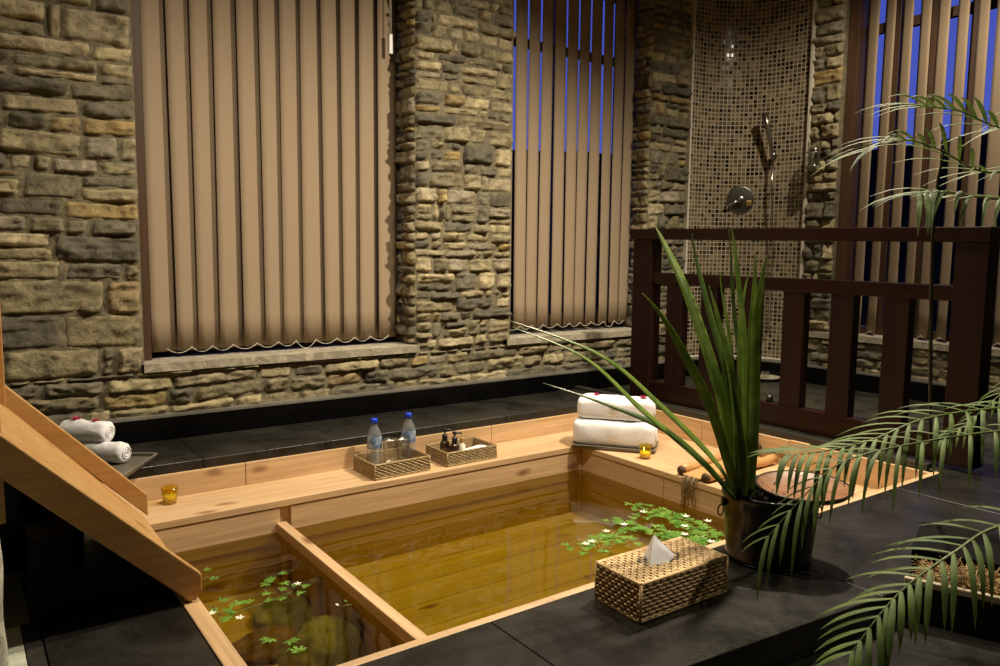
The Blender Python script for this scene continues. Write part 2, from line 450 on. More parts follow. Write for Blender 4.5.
# reveals (the left flank of each pier, seen from the camera)
for X in (W1[1], W2[1]):
    stones(mb, (X,0,0), (0,1,0), (-1,0,0), make_courses(ST, HEAD, r1, .04, .11), [(YW-.01, YW+.31, ST, HEAD)], r1, .036, .08, .22)
    mortar(mb, (X,0,0), (0,1,0), (-1,0,0), YW, YW+.40, ST, HEAD)
struct('wall_back', mb, [stone_m, mortar_m], 'rubble stone window wall with three piers')

# side wall with the big window
r2 = random.Random(21)
mb = MB()
for a, b, c, d in ((-1.6, YW+.42, -1.0, SB), (-1.6, W3[0], SB, CEIL), (W3[1], YW+.42, SB, CEIL), (W3[0], W3[1], HEAD+.1, CEIL)):
    mb.box((XW, a, c), (XW+.42, b, d), 1, (.15,.13,.085))
REGB = [(-1.6, MOSY, CZ-.03, SB), (W3[1], MOSY-.01, SB, CEIL), (-1.6, W3[0], SB, CEIL)]
stones(mb, (XW,0,0), (0,1,0), (-1,0,0), make_courses(CZ-.03, SB, r2, .04, .10), [REGB[0]], r2, .032, .12, .4)
stones(mb, (XW,0,0), (0,1,0), (-1,0,0), make_courses(SB, CEIL, r2, .06, .15), REGB[1:], r2, .045, .09, .26)
for g in REGB: mortar(mb, (XW,0,0), (0,1,0), (-1,0,0), *g)
struct('wall_right', mb, [stone_m, mortar_m], 'rubble stone side wall beyond the shower')

# mosaic filling the rounded corner
def arc(n, off=0.0):
    pts = []; ax, ay = XW-MOSX, YW-MOSY
    for i in range(n+1):
        a = PI/2*(1-i/n); e = .86
        cx, sy = math.cos(a)**e if math.cos(a) > 1e-6 else 0, math.sin(a)**e if math.sin(a) > 1e-6 else 0
        nx, ny = math.cos(a), math.sin(a)
        pts.append((MOSX+ax*cx-off*nx-.012, MOSY+ay*sy-off*ny-.012, 0))
    return pts
mb = MB(); P = arc(48); L = 0; vs = []; uvs = []; Ls = [0]
for i in range(1, len(P)): L += math.dist(P[i], P[i-1]); Ls.append(L)
tile = L/31.0
for z in (CZ, CEIL):
    for p, l in zip(P, Ls): vs.append((p[0], p[1], z)); uvs.append((l/tile, z/tile))
n_ = len(P)
mb.add(vs, [(i, i+1, n_+i+1, n_+i) for i in range(n_-1)], 0, None, True); mb.uv = uvs
struct('wall_corner', mb, mosaic_m, 'brown glass mosaic in the rounded shower corner')
mb = MB()
for p, q in ((P[0], (0,-1)), (P[-1], (-1,0))):
    mb.box((p[0]-.012-(0 if q[0] == 0 else .018), p[1]-.012-(0 if q[1] == 0 else .018), CZ), (p[0]+.010, p[1]+.010, CEIL))
q = arc(40, .004); mb.tube([(a, b, CZ+.006) for a, b, _ in q], .011, 6)
struct('trim_1', mb, niche_edge, 'pale edging strips of the mosaic corner')

# curb (black granite upstand) following wall A, the corner and wall B
mb = MB()
inner = [(XL, YW-.075)] + [(p[0]-.055, p[1]-.055) for p in arc(30, .02)][1:-1] + [(XW-.075, MOSY-.05), (XW-.075, -1.5)]
outer = [(XL, YW+.02)] + [(p[0]+.01, p[1]+.01) for p in arc(30)][1:-1] + [(XW+.02, MOSY-.05), (XW+.02, -1.5)]
vs = []
for z in (-.02, CZ-.012): vs += [(x, y, z) for x, y in inner]
k = len(inner)
mb.add(vs, [(i, i+1, k+i+1, k+i) for i in range(k-1)], 0)
vs = [(x, y, CZ-.012) for x, y in inner]+[(x, y, CZ) for x, y in inner]+[(x, y, CZ) for x, y in outer]
mb.add(vs, [(i, i+1, k+i+1, k+i) for i in range(k-1)]+[(k+i, k+i+1, 2*k+i+1, 2*k+i) for i in range(k-1)], 1)
struct('trim_2', mb, [gran_face, gran_rim_sheen], 'black granite upstand along the foot of the stone walls')

# ------------------------------------------------------------------ floors
mb = MB(); GY = 3.74; GX = 3.72; NY = 1.635
jx = .003
def slab(x0, y0, x1, y1, z0=-.10, z1=0.0, mi=0): mb.box((x0+jx/2, y0+jx/2, z0), (x1-jx/2, y1-jx/2, z1), mi)
# step behind the bath
xs = [XL, -.1, .95, 2.0, 2.75, 3.5, 4.1]
for a, b in zip(xs, xs[1:]): slab(a, GY, min(b, 3.72) if a < 3.7 else b, YW-.072, -.045)
# deck in front
sy = lambda x: 1.30-.09*x          # front edge of the raised deck, slightly askew
xs = [.15, 1.15, 2.20, 3.3, 4.4]
for a, b in zip(xs, xs[1:]):
    a2, b2 = a+jx/2, b-jx/2
    vs = [(a2, sy(a2), -.10), (b2, sy(b2), -.10), (b2, NY-.004, -.10), (a2, NY-.004, -.10)]
    vs += [(x, y, 0.0) for x, y, _ in vs]
    mb.add(vs, [(0,3,2,1),(4,5,6,7),(0,1,5,4),(1,2,6,5),(2,3,7,6),(3,0,4,7)])
# strip left of the bath, strip right of the railing side
slab(.15, NY-.004, .49, 2.27)
slab(3.735, NY-.004, 4.40, 1.75); 
struct('floor_granite', mb, gran_top, 'black granite deck slabs round the bath', bevel=.0015, seg=1)
mb = MB(); mb.box((-1.3, -1.6, -.16), (XW, 1.40, -.10)); 
struct('floor_lower', mb, gran_top, 'lower black granite floor in front')
mb = MB(); mb.box((XL, YW-.09, -.045), (3.72, YW-.06, 0)); mb.box((3.72, 1.70, -.08), (4.42, YW-.06, -.025))
mb.box((4.4, -1.5, -.08), (XW-.06, YW-.06, -.012)); mb.box((3.70, -1.5, -.099), (4.42, NY, -.095))
struct('floor_shower', mb, shower_floor_m, 'dark slate shower floor behind the railing')
mb = MB()
mb.box((3.725, 1.70, -.06), (3.775, YW-.09, .022)); mb.box((3.725, GY, -.06), (4.1, GY+.02, 0))
struct('trim_3', mb, gran_step, 'rough granite lip between bath and railing', bevel=.004)
# ceiling and the unseen room sides
mb = MB(); mb.box((XL-.2, -1.8, CEIL), (XW+.42, YW+.42, CEIL+.1)); struct('ceiling', mb, simple('ceiling_plaster', (.30,.24,.16), .9))
mb = MB(); mb.box((XL-.2, -1.8, -.9), (XL, YW+.42, CEIL)); struct('wall_left', mb, plaster_m)
mb = MB(); mb.box((XL-.2, -1.9, -.9), (XW+.42, -1.6, CEIL)); struct('wall_front', mb, mortar_m)
mb = MB(); mb.box((XL-.2, -1.9, -1.0), (XW+.42, YW+.42, -.9)); struct('floor', mb, gran_face, 'structural slab under the bath')

# left: block under the slide, tiled strip and plastered post
mb = MB(); s_=[(.485,-.3),(.485,.0),(.135,.30),(-.6,.95),(-.6,-.3)]
vs=[(x,2.30,z) for x,z in s_]+[(x,2.90,z) for x,z in s_]
mb.box((.135, 2.272, -.3), (.24, 2.60, .24)); mb.box((.24, 2.272, -.3), (.485, 2.90, .0)); mb.box((.24, 2.60, .0), (.30, 2.90, .20)); mb.box((.135, 2.60, -.3), (.24, 2.90, .30)); mb.box((-.6, 2.74, -.3), (.133, 2.90, .36))
mb.box((.24, 2.272, .0), (.40, 2.60, .10), 0); mb.box((XL, 2.90, -.3), (.487, 3.736, .0), 1)
struct('trim_4', mb, [gran_face, gran_top], 'black granite stair block under the slide')
mb = MB()
mb.box((.110, 1.2, -.10), (.148, 2.33, -.002), 1); mb.box((-.3, 1.2, -.10), (.108, 2.33, -.004), 0)
mb.box((-.3, 2.334, -.10), (.133, 2.74, -.004), 2)
struct('floor_tiled', mb, [granite('pale_green_tile', (.42,.46,.36), (.60,.62,.50), .3, .45), gran_step, granite('grey_tile', (.14,.15,.11), (.24,.25,.19), .3, .45)], 'grey green tiled strip left of the bath', bevel=.001, seg=1)
# rough pale post at the picture's left edge
pb = MB(); vs = []; n = 14
for j in range(45):
    z = -.1+j*.029
    for k in range(n):
        a = 2*PI*k/n; rr_ = .055+.008*noise.noise(V3((math.cos(a)*2, math.sin(a)*2, z*9)))
        vs.append((.022+rr_*math.cos(a)*.8, 2.02+rr_*math.sin(a), z))
pb.add(vs, [(j*n+k, j*n+(k+1)%n, (j+1)*n+(k+1)%n, (j+1)*n+k) for j in range(44) for k in range(n)], 0, None, True)
struct('column', pb, plaster_m, 'rough pale plastered post at the left edge')

# ------------------------------------------------------------------ sills
def sill(name, a, b, axis, lab):
    mb = MB()
    if axis == 'x':
        n = 26; top = []; 
        for i in range(n+1):
            x = a+(b-a)*i/n; w = .006*noise.noise(V3((x*9, 1, 0)))
            top.append((x, YW-.045+w))
        vs = [(x, y, ST) for x, y in top]+[(x, YW+.40, ST) for x, _ in top]+[(x, y+.004, SB) for x, y in top]
        k = n+1
        mb.add(vs, [(i, i+1, k+i+1, k+i) for i in range(n)]+[(2*k+i, 2*k+i+1, i+1, i) for i in range(n)]+[(0, k, 2*k), (n, 2*k+n, k+n)])
        mb.box((a, YW-.038, SB), (b, YW+.40, ST-.002))
    else:
        n = 30; vs = []
        ys = [a+(b-a)*i/n for i in range(n+1)]
        f = [XW-.050+.006*noise.noise(V3((y*9, 5, 0))) for y in ys]; k = n+1
        vs = [(x, y, ST) for x, y in zip(f, ys)]+[(XW+.40, y, ST) for y in ys]+[(x+.004, y, SB) for x, y in zip(f, ys)]
        mb.add(vs, [(i, k+i, k+i+1, i+1) for i in range(n)]+[(2*k+i, i, i+1, 2*k+i+1) for i in range(n)])
        mb.box((XW-.044, a, SB), (XW+.40, b, ST-.002))
    return struct(name, mb, sill_m, lab)
sill('trim_5', W1[0]-.01, W1[1]+.012, 'x', 'pale stone sill under the left window')
sill('trim_6', W2[0]-.05, W2[1]+.15, 'x', 'pale stone sill under the middle window')
sill('trim_7', W3[0], 3.56, 'y', 'pale stone sill under the side window')

# ------------------------------------------------------------------ windows
def window_x(n, x0, x1, mull, transom):
    y0, y1 = YW+.305, YW+.365; fw = .055
    e = thing(f'window_{n}', None, None, ((x0+x1)/2, y0, ST)); e['kind'] = 'structure'
    mb = MB(); mb.box((x0, y0, ST), (x0+(.145 if n == 1 else .10), y1, HEAD)); mb.box((x1-fw, y0, ST), (x1, y1, HEAD))
    mb.box((x0+fw, y0, ST), (x1-fw, y1, ST+.12)); mb.box((x0+fw, y0, HEAD-fw), (x1-fw, y1, HEAD))
    for m in mull: mb.box((m-.022, y0+.005, ST+.06), (m+.022, y1-.005, HEAD-fw))
    mb.box((x0+fw, y0+.006, transom), (x1-fw, y1-.006, transom+.06))
    mb.box((x0, YW+.10, ST), (x0+(.058 if n == 1 else .02), YW+.16, HEAD)); mb.box((x1-.022, YW+.20, ST), (x1, y0, HEAD))
    mb.build('window_frame', wood_frame, e, bevel=.003)
    g = MB(); g.box((x0+fw, y0+.03, ST+.06), (x1-fw, y0+.034, HEAD-fw)); g.build('pane', pane_m, e)
window_x(1, W1[0], W1[1], [1.35, 1.9], 2.36)
window_x(2, W2[0], W2[1], [3.85], 2.50)
e = thing('window_3', None, None, (XW+.33, 2, ST)); e['kind'] = 'structure'
mb = MB(); X0, X1 = XW+.16, XW+.22; H3 = HEAD+.1
mb.box((X0, W3[1]-.055, ST), (X1, W3[1], H3)); mb.box((X0, W3[0], ST), (X1, W3[0]+.055, H3))
mb.box((X0, W3[0]+.05, ST), (X1, W3[1]-.05, ST+.06)); mb.box((X0, W3[0]+.05, H3-.05), (X1, W3[1]-.05, H3))
for y in (3.075, 2.79, 2.505, 2.22, 1.935, 1.65, 1.365, 1.08, .795): mb.box((X0+.004, y-.042, ST+.06), (X1-.004, y+.042, H3-.05))
mb.box((XW+.035, W3[1]-.085, ST), (X0, W3[1], H3)); mb.box((X0+.006, W3[0]+.055, 2.66), (X1-.006, W3[1]-.055, 2.73))
mb.build('window_frame', wood_frame, e, bevel=.003)
g = MB(); g.box((X0+.03, W3[0]+.055, ST+.06), (X0+.034, W3[1]-.055, H3-.05)); g.build('pane', pane_m, e)

# ------------------------------------------------------------------ vertical blinds
def blind(label, axis, fixed, start, end, pitch, width, ang, zb, ztop, jit, low=None):
    mid = (start+end)/2
    loc = (mid, fixed, zb) if axis == 'x' else (fixed, mid, zb)
    e = thing('vertical_blind', label, 'blind', loc, 'vertical fabric blinds')
    n = max(1, int(round((end-start)/pitch))); r = random.Random(int(abs(fixed*100)+start*10)); cents = []
    for i in range(n):
        c = start+(end-start)*(i+.5)/n; th = math.radians(ang+r.uniform(-jit, jit)); tw = math.radians(r.uniform(-3, 3))
        mb = MB(); vs = []; m = 4; rows = 14
        for j in range(rows+1):
            z = ztop+(zb-ztop)*j/rows; a = th+tw*(j/rows); cs_, sn = math.cos(a), math.sin(a); 
            sway = .010*math.sin(i*1.7)*(j/rows)
            for q_ in range(m+1):
                s = (q_/m-.5)*width; b = .004*math.cos((q_/m-.5)*PI)
                if axis == 'x': vs.append((c+s*cs_+sway, fixed+s*sn-b, z))
                else: vs.append((fixed-s*sn-b, c+s*cs_+sway, z))
        k = m+1
        mb.add(vs, [(j*k+q_, j*k+q_+1, (j+1)*k+q_+1, (j+1)*k+q_) for j in range(rows) for q_ in range(m)], 0, None, True)
        # weighted hem
        w2 = width/2; a = th+tw; cs_, sn = math.cos(a), math.sin(a)
        for zz in (zb+.045,):
            pp = []
            for s in (-w2, w2):
                pp.append((c+s*cs_+.010*math.sin(i*1.7), fixed+s*sn-.005, zz) if axis == 'x' else (fixed-s*sn-.005, c+s*cs_+.010*math.sin(i*1.7), zz))
        mb.build('slat', blind_m, e, solid=.0025)
        cents.append((c, pp[0], pp[1]))
    ch = MB()
    for i in range(n):                      # chain runs edge to edge and hangs between slats
        a, b = V3(cents[i][1]), V3(cents[i][2]); off = V3((0,-.008,0)) if axis == 'x' else V3((-.008,0,0))
        c0 = (a+b)/2+V3((0,0,-.028))+off
        if i+1 < n:
            c1 = (V3(cents[i+1][1])+V3(cents[i+1][2]))/2+V3((0,0,-.028))+off
            dip = .030 if low is None or i != low else .050
            ch.tube([c0.lerp(c1, t_)-V3((0,0,dip*4*t_*(1-t_))) for t_ in [q_/8 for q_ in range(9)]], .0016, 5)
    ch.build('chain', chain_m, e)
    hr = MB()
    if axis == 'x': hr.box((start-.03, fixed-.02, ztop), (end+.03, fixed+.02, ztop+.035))
    else: hr.box((fixed-.02, start-.03, ztop), (fixed+.02, end+.03, ztop+.035))
    hr.build('head_rail', white_plastic, e)
    return e
b1 = blind('closed tan fabric vertical blind in the large left window', 'x', YW+.16, W1[0]+.080, W1[1]-.045, .127, .158, 15, .438, HEAD-.04, 1.5, 6)
b2 = blind('half open tan vertical blind in the narrow middle window, left of the shower corner', 'x', YW+.14, W2[0]+.0, W2[1]-.03, .123, .103, 2, .450, HEAD-.04, 3, 8)
b3 = blind('open tan vertical blind in the side window, behind the railing and palm', 'y', XW+.09, W3[0]+.06, W3[1]-.10, .128, .125, -28, .405+.012, HEAD+.02, 9, 5)
# pull cord weight
mb = MB(); p = ony(389.5, 0, YW+.10); q = ony(390, 34, YW+.10)
mb.tube([(q.x, q.y, 3.0), (q.x, q.y, q.z)], .0022, 5); mb.tube([(q.x+.008, q.y, 3.0), (q.x+.008, q.y, q.z)], .0022, 5)
o = mb.build('cord', chain_m, b1); mb = MB(); q2 = ony(390, 54, YW+.10)
mb.obox((q.x+.004, q.y, (q.z+q2.z)/2), (.013,0,0), (0,.007,0), (0,0,(q.z-q2.z)/2)); mb.build('cord_weight', white_plastic, o, bevel=.004)
bpy.data.objects[o.name].children[0].location = (0,0,0)

# ------------------------------------------------------------------ the sunken bath
LZ = -.155; LF = 3.40; LXF = 3.06; WZ = -.305; PZ = -.262; FZ = -.565; NB = .035
tub = thing('bathtub', 'large sunken pale pine bath with inner benches, filled with yellow-green water', 'bathtub', (2.1, 2.7, FZ))
def part(name, boxes, mat, bevel=.003, parent=tub, label=None):
    mb = MB()
    for a, b in boxes: mb.box(a, b)
    o = mb.build(name, mat, parent, bevel=bevel, seg=2)
    if label: o['label'] = label
    return o
# upper back boards above the bench
part('back_panel', [((.49, 3.722, LZ-.01), (1.142, 3.74, -.045)), ((1.145, 3.722, LZ-.01), (2.62, 3.74, -.045)), ((2.623, 3.722, LZ-.01), (3.72, 3.74, -.045))], wood_x, .002)
part('side_panel', [((3.702, NY, LZ-.01), (3.722, 2.30, -.012)), ((3.702, 2.303, LZ-.01), (3.722, 2.42, -.008)), ((3.702, 2.423, LZ-.01), (3.722, 3.02, -.012)), ((3.702, 3.023, LZ-.01), (3.722, 3.722, -.012))], wood_y, .002)
# benches
part('bench', [((.54, LF, LZ-.035), (3.055, 3.722, LZ))], wood_x, .004)
part('bench', [((LXF-.004, 2.745, LZ-.034), (3.702, 3.722, LZ-.001)), ((LXF-.004, 2.30, LZ-.034), (3.702, 2.742, LZ-.0015)), ((LXF-.004, 1.95, LZ-.034), (3.702, 2.297, LZ-.001)), ((LXF-.004, 1.66, LZ-.034), (3.702, 1.947, LZ-.001))], wood_y, .003)
# boards below the bench, running down into the water
part('bench_front', [((.54, LF+.004, -.36), (1.20, LF+.05, LZ-.037)), ((1.252, LF+.004, -.36), (3.085, LF+.05, LZ-.037)), ((.54, LF+.012, FZ), (3.085, LF+.048, -.362))], wood_x, .002)
part('bench_front', [((LXF+.004, 1.66, -.34), (LXF+.05, 2.742, LZ-.036)), ((LXF+.004, 2.745, -.34), (LXF+.05, LF+.022, LZ-.036)), ((LXF+.012, 1.66, FZ), (LXF+.048, LF+.022, -.342))], wood_y, .002)
part('corner_post', [((LXF-.01, LF-.03+.02, FZ), (LXF+.024, LF+.024, LZ-.037))], wood_end, .002)
part('batten', [((1.20, LF+.024, -.36), (1.252, LF+.05, LZ-.037))], wood_end, .002)
# partition wall between the small and the large basin
part('partition', [((1.182, NY+.03, PZ-.075), (1.227, LF+.010, PZ)), ((1.200, NY+.03, FZ), (1.218, LF+.01, PZ-.08))], wood_y, .003)
for y in (3.30, 2.95, 2.62, 2.30, 2.0, 1.72): part('batten', [((1.176, y-.035, FZ), (1.199, y+.035, PZ-.077))], wood_end, .002)
part('partition_rail', [((1.155, NY+.03, FZ), (1.20, LF+.01, FZ+.045))], wood_y, .002)
# near, left rims
part('rim', [((.54, NY, -.09), (3.722, NY+.030, -.002)), ((.54, NY, FZ), (3.722, NY+.026, -.092))], wood_x, .003)
part('rim', [((.492, NY, -.12), (.54, 3.74, .001)), ((.505, NY, FZ), (.54, 3.72, -.122))], wood_y, .003)
mb = MB(); 
for i in range(9): 
    y0 = NY+.03+i*.2; mb.box((.54, y0, FZ-.03), (1.09, min(y0+.197, LF+.02), FZ)); mb.box((1.09, y0, FZ-.03), (LXF+.022, min(y0+.197, LF+.02), FZ))
mb.build('tub_floor', wood_tub_floor, tub)

mb = MB(); nx, ny = 2, 2
mb.add([(.54, NY+.03, WZ), (1.20, NY+.03, WZ), (1.20, LF+.022, WZ), (.54, LF+.022, WZ)], [(0,1,2,3)])
mb.add([(1.21, NY+.03, WZ), (LXF+.024, NY+.03, WZ), (LXF+.024, LF+.022, WZ), (1.21, LF+.022, WZ)], [(0,1,2,3)])
o = mb.build('bath_water', water_m); tag(o, 'clear yellow-green water filling both basins of the pine bath', 'water', kind='stuff')

# river stones in the small basin
def rock(name, lab, c, sx, sy_, sz, seed, mat, parent=None):
    bm = bmesh.new(); bmesh.ops.create_icosphere(bm, subdivisions=4, radius=1)
    for v in bm.verts:
        p = v.co.copy(); d = 1+.28*noise.noise(p*1.1+V3((seed,0,0)))+.10*noise.noise(p*3+V3((seed,3,0)))
        v.co = V3((p.x*sx*d, p.y*sy_*d, max(p.z, -.8)*sz*d))
    for f in bm.faces: f.smooth = True
    me = bpy.data.meshes.new(name); bm.to_mesh(me); bm.free(); me.materials.append(mat)
    o = bpy.data.objects.new(name, me); COL.objects.link(o); o.location = (c[0], c[1], c[2]+sz*.72)
    return tag(o, lab, 'stone')
rs = stone_mat('river_stone', False, (.30,.30,.22), .5)
rock('river_stone', 'flat grey stone underwater in the middle of the small basin', tuple(onz(300, 606, FZ+.05))[:2]+(FZ,), .19, .14, .036, 3, rs)
rock('river_stone', 'rounded mottled stone underwater beside the near rim of the bath', tuple(onz(322, 640, FZ+.12))[:2]+(FZ,), .14, .13, .11, 8, rs)
rock('river_stone', 'reddish brown stone underwater left of the rounded mottled one', tuple(onz(268, 640, FZ+.05))[:2]+(FZ,), .13, .10, .05, 14, stone_mat('brown_stone', False, (.26,.13,.06), .6))

# ------------------------------------------------------------------ wooden slide
sl = thing('wooden_slide', 'sloping pine trough with side boards leading down to the bath', 'slide', (.2, 2.55, 0))
d = V3((-1, 0, 1.04)); A = V3((.553, 0, .004))
def slide_board(y0, y1, bot, top, L=1.5, name='side_board', xend=.553):
    mb = MB()
    s = [(xend, bot(xend)), (xend-L, bot(xend-L)), (xend-L, top(xend-L)), (xend, top(xend))]
    vs = [(x, y0, z) for x, z in s]+[(x, y1, z) for x, z in s]
    mb.add(vs, [(0,1,2,3),(7,6,5,4),(0,4,5,1),(1,5,6,2),(2,6,7,3),(3,7,4,0)])
    return mb.build(name, wood_slide, sl, bevel=.004)
# near board: lower edge runs through (.512,0), upper through (.54,.075)
nb = lambda x: .516-x*1.0 if x < .512 else .004
nt = lambda x: .632-x*1.015
mb = MB()
s = [(.545, .028), (.512, .003), (-.9, 1.415), (-.9, 1.545), (.545, .078)]
for y0, y1 in ((2.20, 2.232),):
    vs = [(x, y0, z) for x, z in s]+[(x, y1, z) for x, z in s]; k = 5
    mb.add(vs, [(0,1,2,3,4),(9,8,7,6,5)]+[(i, k+i, k+(i+1)%k, (i+1)%k) for i in range(k)])
mb.build('side_board', wood_slide, sl, bevel=.004)
slide_board(2.95, 2.982, lambda x: .60-x*1.04, lambda x: .692-x*1.06, name='side_board', xend=.55)
for _k in range(4): slide_board(2.232+_k*.1795, 2.232+(_k+1)*.1795-.0025, lambda x: .598-x*1.12, lambda x: .630-x*1.12, name='floor_board', xend=.535)
mb = MB(); mb.box((.055, 2.901, .37), (.132, 2.949, .86)); mb.build('post', wood_slide, sl, bevel=.003)
mb = MB(); mb.box((.02, 2.233, .31), (.088, 2.28, .62)); mb.build('post', wood_slide, sl, bevel=.003)
mb = MB(); mb.box((.497, 2.215, .0025), (.535, 2.28, .028)); mb.build('foot_block', wood_slide, sl, bevel=.002)

# ------------------------------------------------------------------ railing
rail = thing('railing', 'dark stained wooden railing between the bath and the shower', 'railing', (3.8, 2.6, .02))
RX0, RX1 = 3.80, 3.89
zt = lambda y: 1.150+.013*(y-2.5)          # it leans a touch
def beam(name, y0, y1, z0, z1, x0=RX0, x1=RX1, mat=wood_dark_y, slope=.013):
    mb = MB(); vs = []
    for y in (y0, y1):
        k = slope*(y-2.5); vs += [(x0, y, z0+k), (x1, y, z0+k), (x1, y, z1+k), (x0, y, z1+k)]
    mb.add(vs, [(0,1,2,3),(7,6,5,4),(0,4,5,1),(1,5,6,2),(2,6,7,3),(3,7,4,0)])
    return mb.build(name, mat, rail, bevel=.005)
beam('top_rail', 1.525, 3.76, 1.080, 1.150, RX0-.012, RX1+.012)
beam('middle_rail', 1.65, 3.60, .798, .872, RX0+.008, RX1-.008, slope=.004)
beam('bottom_rail', 1.53, 3.74, .024, .152, RX0+.004, RX1-.004, slope=0)
def post(name, ya, yb, z0, z1, x0, x1):
    mb = MB(); mb.box((x0, ya, z0), (x1, yb, z1)); return mb.build(name, wood_dark, rail, bevel=.004)
post('post', 3.565, 3.735, .022, zt(3.65)-.07, RX0-.004, RX1+.004)
post('post', 1.530, 1.675, .022, zt(1.6)-.07, RX0-.006, RX1+.008)
for a, b in ((3.31,3.44),(3.03,3.16),(2.745,2.875),(2.445,2.575),(2.16,2.29),(1.875,2.00)):
    post('baluster', a, b, .152, .805, RX0+.012, RX1-.012)

# ------------------------------------------------------------------ woven things
def weave(mb, O, U, V, N, nu, nv, rr=.0022, amp=.0022, twill=2):
    O, U, V, N = V3(O), V3(U), V3(V), V3(N).normalized()
    for j in range(nv):
        pts = []
        for i in range(nu*2+1):
            ph = ((i//2+j) % twill)/max(1, twill-1) if twill > 1 else 0
            off = amp*(1 if (i//2+j) % 2 == 0 else -1)
            pts.append(O+U*(i/(nu*2))+V*((j+.5)/nv)+N*off)
        mb.tube(pts, rr, 4, 0, False)
    for i in range(nu+1):
        mb.tube([O+U*(i/nu), O+U*(i/nu)+V], rr*1.0, 4, 1, False)
def woven_box(o, p, U, D, h, mat, nu, nd, nv, top=False, rr=.0022, lin=None):
    """p lower near-left corner, U long edge, D depth edge"""
    p, U, D = V3(p), V3(U), V3(D); Z = V3((0,0,h)); mb = MB()
    nU = U.cross(Z).normalized(); nD = D.normalized(); 
    nN = -D.normalized(); nS = U.normalized()
    ins = .003
    weave(mb, p, U, Z, nN, nu, nv, rr); weave(mb, p+D, U, Z, -nN, nu, nv, rr)
    weave(mb, p, D, Z, -nS, nd, nv, rr); weave(mb, p+U, D, Z, nS, nd, nv, rr)
    for zz in (V3((0,0,0)), Z):
        mb.tube([p+zz, p+U+zz, p+U+D+zz, p+D+zz, p+zz], rr*1.5, 6, 0, False)
    for q_ in (p, p+U, p+D, p+U+D): mb.tube([q_, q_+Z], rr*1.4, 6, 0)
    if top:
        weave(mb, p+Z, U, D, V3((0,0,1)), nu, nd, rr)
    body = mb.build('woven_body', [mat, mat], o)
    ln = MB(); c = p+(U+D)*.5; u2, d2 = U*.5*(1-2*ins/U.length), D*.5*(1-2*ins/D.length)
    ln.obox(c-D.normalized()*(D.length/2-ins)+Z*.5, u2, D.normalized()*.001, Z*.5)
    ln.obox(c+D.normalized()*(D.length/2-ins)+Z*.5, u2, D.normalized()*.001, Z*.5)
    ln.obox(c-nS*(U.length/2-ins)+Z*.5, nS*.001, d2, Z*.5); ln.obox(c+nS*(U.length/2-ins)+Z*.5, nS*.001, d2, Z*.5)
    ln.obox(c+V3((0,0,.003)), u2, d2, V3((0,0,.002)))
    if top:
        # top lining left open in the middle where the tissue comes out
        s = .34; 
        ln.obox(c+Z*.97-U*.36, U*.14*.97, D*.49, V3((0,0,.001))); ln.obox(c+Z*.97+U*.36, U*.14*.97, D*.49, V3((0,0,.001)))
        ln.obox(c+Z*.97-D*.30, U*.24, D*.19, V3((0,0,.001))); ln.obox(c+Z*.97+D*.30, U*.24, D*.19, V3((0,0,.001)))
    ln.build('lining', lin or wick_dark, o)
    return body
# tissue box on the near deck
tb0 = onz(640, 622, .006); tb1 = onz(725.5, 590.5, .006); tb2 = onz(598, 589, .006)
Ux = (tb1-tb0); Dx = (tb2-tb0); Dx = (Dx-Ux*Dx.dot(Ux)/Ux.length_squared).normalized()*.178
tbx = thing('tissue_box', 'rectangular woven tan rattan tissue box with a white tissue, on the black deck', 'tissue box', tuple((tb0+(Ux+Dx)*.5))[:2]+(0,))
woven_box(tbx, tb0, Ux, Dx, .105, wicker_m, 26, 14, 9, True, .0036)
mb = MB(); c = tb0+(Ux+Dx)*.5+V3((-.005,.01,.107)); u = Ux.normalized(); dd = Dx.normalized()
apex = c+V3((0,0,.064))-u*.008+dd*.018
base = [c-u*.062-dd*.028, c-u*.005-dd*.040, c+u*.055-dd*.014, c+u*.03+dd*.035, c-u*.02+dd*.04]
vs = [apex, apex+u*.006]+base; mb.add([tuple(v) for v in vs], [(0,2,3),(0,3,1),(1,3,4),(1,4,5),(1,5,0),(0,5,6),(0,6,2)])
mb.build('tissue', tissue_m, tbx, solid=.001)
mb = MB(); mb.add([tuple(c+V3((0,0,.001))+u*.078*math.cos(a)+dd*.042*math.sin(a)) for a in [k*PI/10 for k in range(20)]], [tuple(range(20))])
mb.build('opening_shade', simple('painted_slot_shade', (.01,.006,.003), .8), tbx)  # flat near-black disc paints the shade inside the tissue slot

